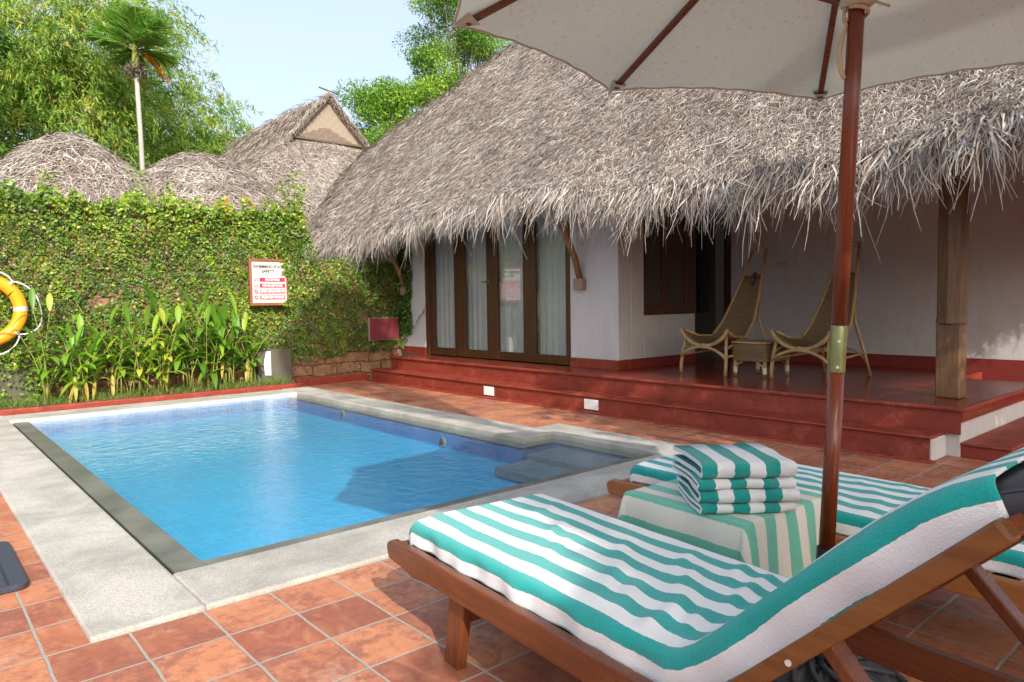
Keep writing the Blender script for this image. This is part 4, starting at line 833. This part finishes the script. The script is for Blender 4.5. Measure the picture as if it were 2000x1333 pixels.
rattan_chair((7.29, 3.68, ZP+.003), math.pi-.06, 'tall rattan chair right of the woven side table, behind the parasol pole')
e = empty('woven_table', 'low woven cane side table with white wrapped legs between the two rattan chairs', 'side table', (7.56, 4.27, ZP+.003), -.06)
b = MB(); b.box(-.25, .25, -.215, .215, .17, .375); b.obj('woven_box', M['weave'], e, world=False, bevel=.012)
b = MB(); b.box(-.262, .262, -.228, .228, .3755, .398); b.obj('table_top', M['rattan'], e, world=False, bevel=.008)
for sx in (-1, 1):
    for s in (-1, 1):
        b = MB(); b.tube([(.225*sx, .19*s, 0), (.225*sx, .19*s, .18)], .022, 9); l = b.obj('leg', M['rattan'], e, world=False, smooth=True)
        b = MB(); b.tube([(.225*sx, .19*s, .04), (.225*sx, .19*s, .11)], .0245, 9); b.obj('wrapping', M['rattanwrap'], l, world=False)
for sx in (-1, 1):
    b = MB()
    for s in (-1, 1): b.tube([(.235*sx, .19*s, .07), (.235*sx, .16*s, .13), (.235*sx, .09*s, .165)], .010, 6)
    b.obj('corner_arch', M['rattan'], e, world=False)
# ================================================================== PARASOL
G = np.array([2.291, 1.077, 0.0]); AX = nrm(np.array([.023, -.034, 1.0])); HB = 2.818; RAD = 1.386; DR = .544; PHI = 1.312
e1 = nrm(np.cross(AX, [0, 1.0, 0])); e2 = np.cross(AX, e1)
hubp = G+AX*HB
tips = [hubp-AX*DR-RAD*(math.cos(PHI-k*math.pi/4)*e1+math.sin(PHI-k*math.pi/4)*e2) for k in range(8)]
um = empty('parasol', 'cream canvas parasol on a glossy red brown wooden pole with brass sleeve', 'parasol', tuple(G))
b = MB(); b.tube([G+AX*L for L in (.44, 1.07)], .0250, 24); b.obj('pole', M['pole'], um, smooth=False); 
b = MB(); b.tube([G+AX*L for L in (1.19, 2.80)], [.0248, .0248], 24); b.obj('upper_pole', M['pole'], um)
for o in list(um.children):
    o.data.polygons.foreach_set('use_smooth', [len(p.vertices) == 4 for p in o.data.polygons])
b = MB(); b.tube([G+AX*L for L in (1.055, 1.06, 1.205, 1.21)], [.0255, .0262, .0262, .0255], 28); sv = b.obj('brass_sleeve', M['brass'], um, smooth=True)
for L in (1.075, 1.16):
    b = MB(); q = G+AX*L+nrm(np.array([-.9, -.5, 0]))*.0255; b.tube([q, q+nrm(np.array([-.9, -.5, 0]))*.004], .005, 8); b.obj('screw', M['silver'], sv)
def canopy(i):
    A = tips[i]-hubp; B = tips[(i+1) % 8]-hubp; up = AX*.022
    def fn(u, v):
        g = 1-.034*4*v*(1-v)*u**2; c = (A*(1-v)+B*v)*u*g; sag = .045*math.sin(math.pi*u)*4*v*(1-v)
        wr = .0035*math.sin(v*38+i)*max(0, u-.86)*6
        return hubp+up+c-AX*(sag*.55+wr)+AX*.03*math.sin(math.pi*u)*0
    return fn
b = MB()
for i in range(8): b.grid(canopy(i), 22, 22)
cn = b.obj('canopy', M['canvas'], um, smooth=True)
b = MB(); pts = []
for i in range(8):
    fn = canopy(i); pts += [fn(1.0, k/22) for k in range(22)]
b.tube(pts, .0055, 6, close=True); b.obj('hem', M['canvas'], cn, smooth=True)
for i in range(8):
    d = tips[i]-hubp; ln = np.linalg.norm(d); d = d/ln; b = MB(); b.beam(hubp+d*.05, tips[i]-d*.055, .026, .019, AX); r = b.obj('rib', M['teak'], um, bevel=.002)
    s = nrm(np.cross(d, AX)); t0 = tips[i]; upv = np.cross(s, d)
    b = MB(); b.add([t0-d*.10-s*.030-upv*.017, t0-d*.10+s*.030-upv*.017, t0+d*.004+s*.004+upv*.012, t0+d*.004-s*.004+upv*.012, t0-d*.085-s*.034+upv*.018, t0-d*.085+s*.034+upv*.018], [(0, 1, 2, 3), (0, 3, 4), (1, 5, 2), (4, 3, 2, 5)]); b.obj('tip_pocket', M['canvas'], r)
    b = MB(); q = hubp-AX*.0+d*.66*1.0; b.beam(G+AX*2.24+nrm(d-AX*(d@AX))*.045, q-upv*.02, .020, .017, AX); b.obj('strut', M['teak'], r)
b = MB(); b.tube([G+AX*L for L in (2.215, 2.225, 2.29, 2.30)], [.04, .052, .052, .04], 20); b.obj('runner_hub', M['canvas'], um, smooth=True)
b = MB(); b.tube([G+AX*L for L in (2.72, 2.73, 2.82, 2.86)], [.05, .062, .062, .02], 16); b.obj('top_hub', M['teak'], um)
ry = -r_; ctr = G+AX*2.195
b = MB(); pts = [ctr+.034*(math.cos(a)*r_+math.sin(a)*f_)-AX*(.006*a) for a in np.linspace(-2.6, 3.4, 18)]; b.tube(pts, .0065, 7)
q0 = ctr-r_*.036; b.tube([q0+AX*.03, q0-r_*.004-AX*.01, q0+r_*.006-AX*.035, q0-r_*.006-AX*.075, q0-r_*.012-AX*.12, q0-r_*.004-AX*.17, q0+r_*.010-AX*.20], [.006, .006, .006, .0075, .0085, .0085, .008], 7)
b.tube([ctr+r_*.02-f_*.035+AX*.03, ctr+r_*.09-f_*.03+AX*.012], .004, 6); b.obj('cord', M['cord'], um, smooth=True)
# base
b = MB(); b.tube([G+AX*L for L in (.05, .47)], .031, 24); ub = b.obj('base_tube', M['blackmetal'], um, smooth=False)
b = MB()
def bs(u, v):
    a = 2*math.pi*v; r = .04+.235*u; z = .075*(1-u**1.6)+.012+.014*math.sin(a*12+u*9)*math.sin(math.pi*u)**.7; return (G[0]+r*math.cos(a), G[1]+r*math.sin(a), z)
b.grid(bs, 14, 144); b.obj('base_plate', M['irongrey'], ub, smooth=True)
b = MB(); b.tube([(G[0]+.275*math.cos(a), G[1]+.275*math.sin(a), .012) for a in np.linspace(0, 6.283, 48, endpoint=False)], .014, 8, close=True); b.obj('rim', M['irongrey'], ub, smooth=True)
b = MB()
for k in range(12):
    a0 = k*math.pi/6; b.tube([(G[0]+(.05+.21*t)*math.cos(a0+.9*t), G[1]+(.05+.21*t)*math.sin(a0+.9*t), .10-.075*t+.02*math.sin(math.pi*t)) for t in np.linspace(0, 1, 8)], [.012, .011, .010, .010, .009, .009, .008, .007], 6)
b.obj('scrolls', M['irongrey'], ub, smooth=True)
# ================================================================== LOUNGERS
def lounger(loc, rz, label, raised, mats):
    e = empty('sun_lounger', label, 'sun lounger', loc, rz, 'wooden sun loungers by the pool'); K = dict(world=False); wd, wz, wy = mats
    zt, W = .368, .75
    for w in (0.0, W-.036):
        pr_ = [(0.0, .300), (.01, .285), (.15, .275), (.20, .262), (.30, .275), (2.30, .278), (2.30, zt), (.20, zt), (.03, zt-.006), (.005, zt-.018), (-.008, .335)]
        b = MB(); b.prism(pr_, (w, w+.036), 1); b.obj('side_rail', wd, e, bevel=.006, **K)
    for s0, tilt in ((.43, -.06), (1.98, .05)):
        for w in (.0365, W-.0745):
            b = MB(); b.prism([(s0+tilt, 0), (s0+tilt+.095, 0), (s0+.105, zt-.01), (s0, zt-.01)], (w, w+.038), 1); b.obj('leg', wz, e, bevel=.005, **K)
        b = MB(); b.box(s0+.03, s0+.055, .0745, W-.0745, .17, .25); b.obj('crossbar', wy, e, bevel=.004, **K)
    b = MB(); b.box(.035, .075, .036, W-.036, .305, .352); b.obj('foot_bar', wy, e, bevel=.006, **K)
    b = MB()
    for k in range(13): b.box(.13+.098*k, .20+.098*k, .036, W-.036, .325, .345)
    b.obj('slats', wy, e, bevel=.003, **K)
    if raised:
        A = (1.46, .262); B = (2.165, .938); dv = np.array([B[0]-A[0], B[1]-A[1]]); ln = np.linalg.norm(dv); dv /= ln; nv = np.array([-dv[1], dv[0]]); th = .038
        for w, nm in ((.0, 'r'), (W-.036, 'l')):
            P = [(A[0], A[1]), (B[0], B[1]), (B[0]+nv[0]*th, B[1]+nv[1]*th), (A[0]+nv[0]*th, A[1]+nv[1]*th)]
            b = MB(); b.prism(P, (w-.001 if w == 0 else w, w+.034), 1) if False else b.prism(P, (w+.037 if w else -.037, w+.072 if w else -.002), 1); rl = b.obj('back_rail', M['teakback'], e, bevel=.006, **K)
            if w == 0:
                for s_, z_ in ((1.80, .605),): b = MB(); b.tube([(s_, -.036, z_), (s_, -.0405, z_)], .0065, 12); b.obj('screw', M['silver'], rl, **K)
            b = MB(); b.beam((1.83, w+.055 if w == 0 else w-.02, .63), (2.16, w+.055 if w == 0 else w-.02, .29), .03, .045, (0, 1, 0)); b.obj('prop', wz, e, bevel=.004, **K)
        b = MB()
        for k in range(8):
            t = .06+.82*k/7*ln; c = np.array(A)+dv*t+nv*.012; P = [c, c+dv*.06, c+dv*.06+nv*.018, c+nv*.018]; b.prism([tuple(p) for p in P], (-.0015, W+.0365), 1)
        b.obj('back_slats', wy, e, bevel=.003, **K)
        b = MB(); c = np.array(B)+nv*.004-dv*.003; P = [c-dv*.04, c, c+nv*.03, c-dv*.04+nv*.03]; b.prism([tuple(p) for p in P], (-.0015, W+.0365), 1); b.obj('head_bar', wy, e, bevel=.005, **K)
    else:
        b = MB()
        for k in range(8): b.box(1.44+.098*k, 1.51+.098*k, .036, W-.036, .325, .345)
        b.obj('back_slats', wy, e, bevel=.003, **K)
    return e
PS = [.0, .10, .12, 1.34, 1.41, 1.45, 1.49, 1.55, 1.65, 1.747, 1.828, 1.911, 1.982, 2.04, 2.12, 2.25, 2.45]
PZ = [.45, .45, .452, .447, .450, .464, .492, .545, .640, .733, .810, .884, .942, .980, 1.018, 1.052, 1.065]
def Tz(s): return float(np.interp(s, PS, PZ))
RG = [(.58, .40, .012, .10, .028, .5), (.72, .30, .008, .12, .03, .4), (.88, .44, .014, .11, .03, .6), (1.00, .30, .014, .12, .032, .5), (1.08, .52, .016, .12, .030, .4), (1.14, .22, .015, .12, .032, .5), (1.19, .40, .020, .13, .030, .4), (1.24, .60, .016, .10, .028, .3), (1.28, .28, .020, .12, .030, .35), (1.30, .12, .018, .09, .03, .3), (1.36, .45, .020, .12, .028, .25), (1.37, .22, .016, .08, .025, .3), (1.33, .62, .012, .07, .025, .2), (.35, .55, .006, .14, .03, .3), (.30, .2, .004, .1, .04, .3)]
def wrink(s, w):
    h = 0
    for s0, w0, a, l, b_, th in RG:
        ds, dw = s-s0, w-w0; p = ds*math.cos(th)+dw*math.sin(th); q = -ds*math.sin(th)+dw*math.cos(th); h += a*math.exp(-(p/b_)**2-(q/l)**2)
    return h
def towel_cover(parent_rot, loc, label, mat, prof, s0, s1, drop, wr, w0=.045, w1=.715, backdrop=.0, skew=0.0, group='striped towels spread on the loungers', raised_=True):
    e = empty('towel_cover', label, 'towel', loc, parent_rot, group)
    # section path: arc a from near bottom to far bottom
    r = .028; ns, nw = 150, 96; V = np.zeros((ns+1, nw+1, 3)); ST = np.zeros((ns+1, nw+1))
    for i in range(ns+1):
        u_ = i/ns
        for j in range(nw+1):
            flat = w1-w0-2*r; q = math.pi/2*r
            s = s0+(s1-s0)*u_; dp = drop(s); tot = 2*dp+2*q+flat; a = tot*j/nw; z = prof(s); sl = (prof(s+.02)-prof(s-.02))/.04
            if a < dp: w_, dz, o = w0, -r-(dp-a), 0
            elif a < dp+q: t = (a-dp)/r; w_, dz, o = w0+r-r*math.cos(t), -r+r*math.sin(t), 0
            elif a < dp+q+flat: w_, dz, o = w0+r+(a-dp-q), 0, 1
            elif a < dp+2*q+flat: t = (a-dp-q-flat)/r; w_, dz, o = w1-r+r*math.sin(t), -r+r*math.cos(t), 0
            else: w_, dz, o = w1, -r-(a-dp-2*q-flat), 0
            fac = min(1, max(0, (w_-w0)/.08))*min(1, max(0, (w1-w_)/.08)); ss = s+skew*(w_-w0)*u_**3
            if o: dz += wrink(s, w_)*fac*wr+.004*float(np.sin(s*7+w_*9))*fac
            else: w_ += (.006*math.sin(s*17+j*.1)+.004*math.sin(s*41))*(-1 if w_ < .3 else 1)*min(1, -dz/.05)*1.0
            # crown
            dz += .012*fac*math.sin(math.pi*(w_-w0)/(w1-w0))
            end = max(0, 1-(s-s0)/.03); dz -= .02*end**2
            nl = math.hypot(1, sl); V[i, j] = (ss-sl/nl*dz*.9, w_, prof(s)+dz/nl*(1 if dz > 0 else 1)); ST[i, j] = (a-dp-q)*(1 if a > dp+q or not raised_ else float(np.interp(s, [1.3, 1.5], [1, .94])))+.0561+.0035*math.sin(s*5.1+a*3)+.0025*math.sin(s*23+a*30)*wr
    idx = lambda i, j: i*(nw+1)+j
    F = np.array([(idx(i, j), idx(i+1, j), idx(i+1, j+1), idx(i, j+1)) for i in range(ns) for j in range(nw)])
    o = mesh('terry_sheet', V.reshape(-1, 3), F, mat, e, world=False, smooth=True); at = o.data.attributes.new('st', 'FLOAT', 'POINT'); at.data.foreach_set('value', ST.ravel().astype(np.float32))
    m = o.modifiers.new('solid', 'SOLIDIFY'); m.thickness = .006; m.offset = -1
    # foot end closing flap
    return e
def mattress(parent, prof, s0, s1, w0=.055, w1=.705, th=.085):
    def fn(u, v):
        s = s0+(s1-s0)*u; z = prof(s)-.009; sl = (prof(s+.02)-prof(s-.02))/.04; nl = math.hypot(1, sl); a = v*2*math.pi; rr = .035
        cxs, czs = math.cos(a), math.sin(a); W_ = (w1-w0)/2; H_ = th/2; ex = 1/6
        w_ = (w0+w1)/2+W_*math.copysign(abs(cxs)**(ex*2), cxs); dz = -H_+H_*math.copysign(abs(czs)**(.45), czs)
        k = min(1, (s-s0)/.02+.25, (s1-s)/.02+.25); dz = -H_+(dz+H_)*k
        return (s-sl/nl*dz, w_, z+dz/nl)
    b = MB(); b.grid(fn, 90, 40); return b.obj('mattress', M['vinyl'], parent, world=False, smooth=True)
l1loc, l1r = (1.45, 2.44, 0), R_(-95)
l1 = lounger(l1loc, l1r, 'near wooden sun lounger with raised backrest and dark grey mattress in the foreground', True, (M['teak'], M['teakZ'], M['teakY']))
mt = mattress(l1, Tz, .125, 2.46); b = MB()
for dz in (-.030, -.052): b.tube([(s, .0525 if False else .058, Tz(s)+dz) for s in np.linspace(2.1, 2.44, 10)], .0035, 5)
b.obj('piping', M['vinyl'], mt, world=False)
towel_cover(l1r, l1loc, 'teal and white striped towel spread over the near lounger seat and backrest', M['towel'], Tz, .105, 2.10, lambda s: float(np.interp(s, [1.2, 1.38, 1.5, 1.7, 1.85, 2.0, 2.1], [.062, .08, .112, .108, .100, .08, .065])), 1.0, skew=-.06)
l2loc, l2r = (2.80, 2.46, 0), R_(-93.2)
l2 = lounger(l2loc, l2r, 'far wooden sun lounger lying flat beyond the cloth covered table', False, (M['teak2'], M['teak2'], M['teak2']))
fl2 = lambda s: .452
mattress(l2, fl2, .14, 2.2)
towel_cover(l2r, l2loc, 'teal and white striped towel spread flat on the far lounger', M['towel2'], fl2, .12, 2.15, lambda s: .055, .35)
# ================================================================== TABLE, CLOTH, FOLDED TOWELS
tc_, tr_ = (2.56, 1.60, 0), R_(-4)
e = empty('pool_table', 'small square wooden table hidden under the faded green striped cloth', 'table', tc_, tr_)
b = MB(); b.box(-.27, .27, -.27, .27, .465, .49); b.obj('table_top', M['teak'], e, world=False, bevel=.004)
for sx in (-1, 1):
    for s in (-1, 1): b = MB(); b.box(.22*sx-.025, .22*sx+.025, .22*s-.025, .22*s+.025, 0, .4645); b.obj('leg', M['teakZ'], e, world=False, bevel=.004)
e = empty('table_cloth', 'faded green and cream striped cloth draped over the little table between the loungers', 'tablecloth', tc_, tr_)
h, Lc, n = .285, .58, 120; V = []; ST = []
for i in range(n+1):
    for j in range(n+1):
        a = -Lc+2*Lc*i/n; c = -Lc+2*Lc*j/n; da = max(0, abs(a)-h); db = max(0, abs(c)-h); sa = 1 if a >= 0 else -1; sb = 1 if c >= 0 else -1
        x_ = min(abs(a), h)*sa; y_ = min(abs(c), h)*sb; r = math.hypot(da, db); fl_ = .10*r+.012*(1-math.exp(-r*40))
        if da > 0 and db > 0:
            th = math.atan2(db, da); ww = 1+.9*math.sin(2*th)*r*1.2; x_ += sa*(fl_*math.cos(th)*1.2+.10*math.sin(2*th)*r*math.cos(th)); y_ += sb*(fl_*math.sin(th)*1.2+.10*math.sin(2*th)*r*math.sin(th))
        else:
            x_ += sa*(fl_+.012*math.sin(c*22)*da*4 if da > 0 else 0); y_ += sb*(fl_+.012*math.sin(a*20+1)*db*4 if db > 0 else 0)
        z_ = .497-max(0, r-.012)*.985+(.003*math.sin(a*19+c*7) if r == 0 else 0); rr0 = .02
        V.append((x_, y_, max(.02, z_))); ST.append((a if a > -h else -h+(a+h)*.8)+.57)
F = np.array([(i*(n+1)+j, (i+1)*(n+1)+j, (i+1)*(n+1)+j+1, i*(n+1)+j+1) for i in range(n) for j in range(n)])
o = mesh('cloth_sheet', V, F, M['cloth'], e, world=False, smooth=True); at = o.data.attributes.new('st', 'FLOAT', 'POINT'); at.data.foreach_set('value', np.array(ST, dtype=np.float32)); m = o.modifiers.new('solid', 'SOLIDIFY'); m.thickness = .004
def folded(i, z0, H, dep, ox, oy, label, sh=0.0, wd=.355):
    e = empty('folded_towel', label, 'towel', (2.215+ox, 1.485+oy, z0), R_(-39+sh), 'folded striped towels stacked on the covered table')
    # section (y,z) closed polygon of a doubled towel: outer fold at y=0
    th = H*(.30 if H > .045 else .38); path = [(dep*1.0, th/2), (dep*.6, th/2)]+[(H/2*1.0+(H/2-th/2)*math.cos(a), H/2+(H/2-th/2)*math.sin(a)) for a in np.linspace(-math.pi/2, -1.5*math.pi, 12)]+[(dep*.6, H-th/2), (dep*.98, H-th/2-.004)]
    # back fold (rounded end facing the camera's left) closes the sheet again
    P = []; 
    for k in range(len(path)-1):
        for t in ((0, .5) if k in (1, 12, 13) else (0,)): P.append((path[k][0]*(1-t)+path[k+1][0]*t, path[k][1]*(1-t)+path[k+1][1]*t))
    P.append(path[-1]); P = np.array(P); T = np.gradient(P, axis=0); T /= np.linalg.norm(T, axis=1)[:, None]; Nn_ = np.stack([-T[:, 1], T[:, 0]], 1)
    out = P-Nn_*th/2*.98; inn = P+Nn_*th/2*.92; loop = np.concatenate([out, inn[::-1]]); m_ = len(loop); nx = 64; V = []; ST = []
    for a in range(nx+1):
        t = a/nx; x = wd*t; rr = min(1, t/.02+.0, (1-t)/.02+.0); ce = loop.mean(0)
        for (y, z) in loop:
            pinch = 1-.10*(1-rr); yy = y+.006*math.sin(x*23+i*2+z*30)+.004*math.sin(x*61+i); zz = H/2+(z-H/2)*pinch+.0025*math.sin(x*37+y*20+i*3)*(z/H)
            V.append((x+(-.004 if a == 0 else .004 if a == nx else 0)*0+.008*math.sin(y*14+i)*(1 if t > .5 else -1)*abs(2*t-1)**4, yy, max(0, zz))); ST.append(x+.0+.0015*math.sin(z*200+y*10))
    F = [(a*m_+k, (a+1)*m_+k, (a+1)*m_+(k+1) % m_, a*m_+(k+1) % m_) for a in range(nx) for k in range(m_)]
    base = len(V); 
    half = m_//2
    for a, s in ((0, 0), (nx, 1)):
        off_ = len(V); V += [V[a*m_+k] for k in range(m_)]; ST += [.75*.1185+.1185*(s)]*m_
        for k in range(half-1): q = (off_+k, off_+k+1, off_+m_-2-k, off_+m_-1-k); F.append(q if s else q[::-1])
    o = mesh('terry', V, F, M['ftowel'], e, world=False, smooth=True); at = o.data.attributes.new('st', 'FLOAT', 'POINT'); at.data.foreach_set('value', np.array(ST, dtype=np.float32)); return e
zt_ = .502
for i, (H, dep, ox, oy, lab, sh) in enumerate(((.038, .36, .0, .0, 'bottom folded striped towel of the stack, lying on the cloth', 0), (.052, .38, .004, .0, 'second folded striped towel from the bottom of the stack', -1.5), (.038, .35, -.006, .004, 'third folded striped towel, just under the thick top one', 1), (.066, .37, .0, -.004, 'thick top folded striped towel of the stack', .5))):
    folded(i, zt_, H, dep, ox, oy, lab, sh); zt_ += H+.0005
# ================================================================== FLOOR MAT
e = empty('floor_mat', 'dark blue grey rubber mat lying on the tiles at the left edge', 'mat', (.1, 4.35, 0))
b = MB(); pts = []
x0, x1, y0, y1, r = -.35, .425, 3.92, 4.74, .05
for cx_, cy_, a0 in ((x1-r, y0+r, -90), (x1-r, y1-r, 0), (x0+r, y1-r, 90), (x0+r, y0+r, 180)):
    for k in range(6): a = R_(a0+18*k); pts.append((cx_+r*math.cos(a), cy_+r*math.sin(a)))
b.prism(pts, (.002, .030), 2); b.obj('mat_body', M['rubber'], e, bevel=.006)
b = MB()
for k in range(8): b.box(x0+.06+.09*k, x0+.068+.09*k, y0+.03, y1-.03, .0302, .0325)
b.obj('stitching', M['blackmetal'], e)
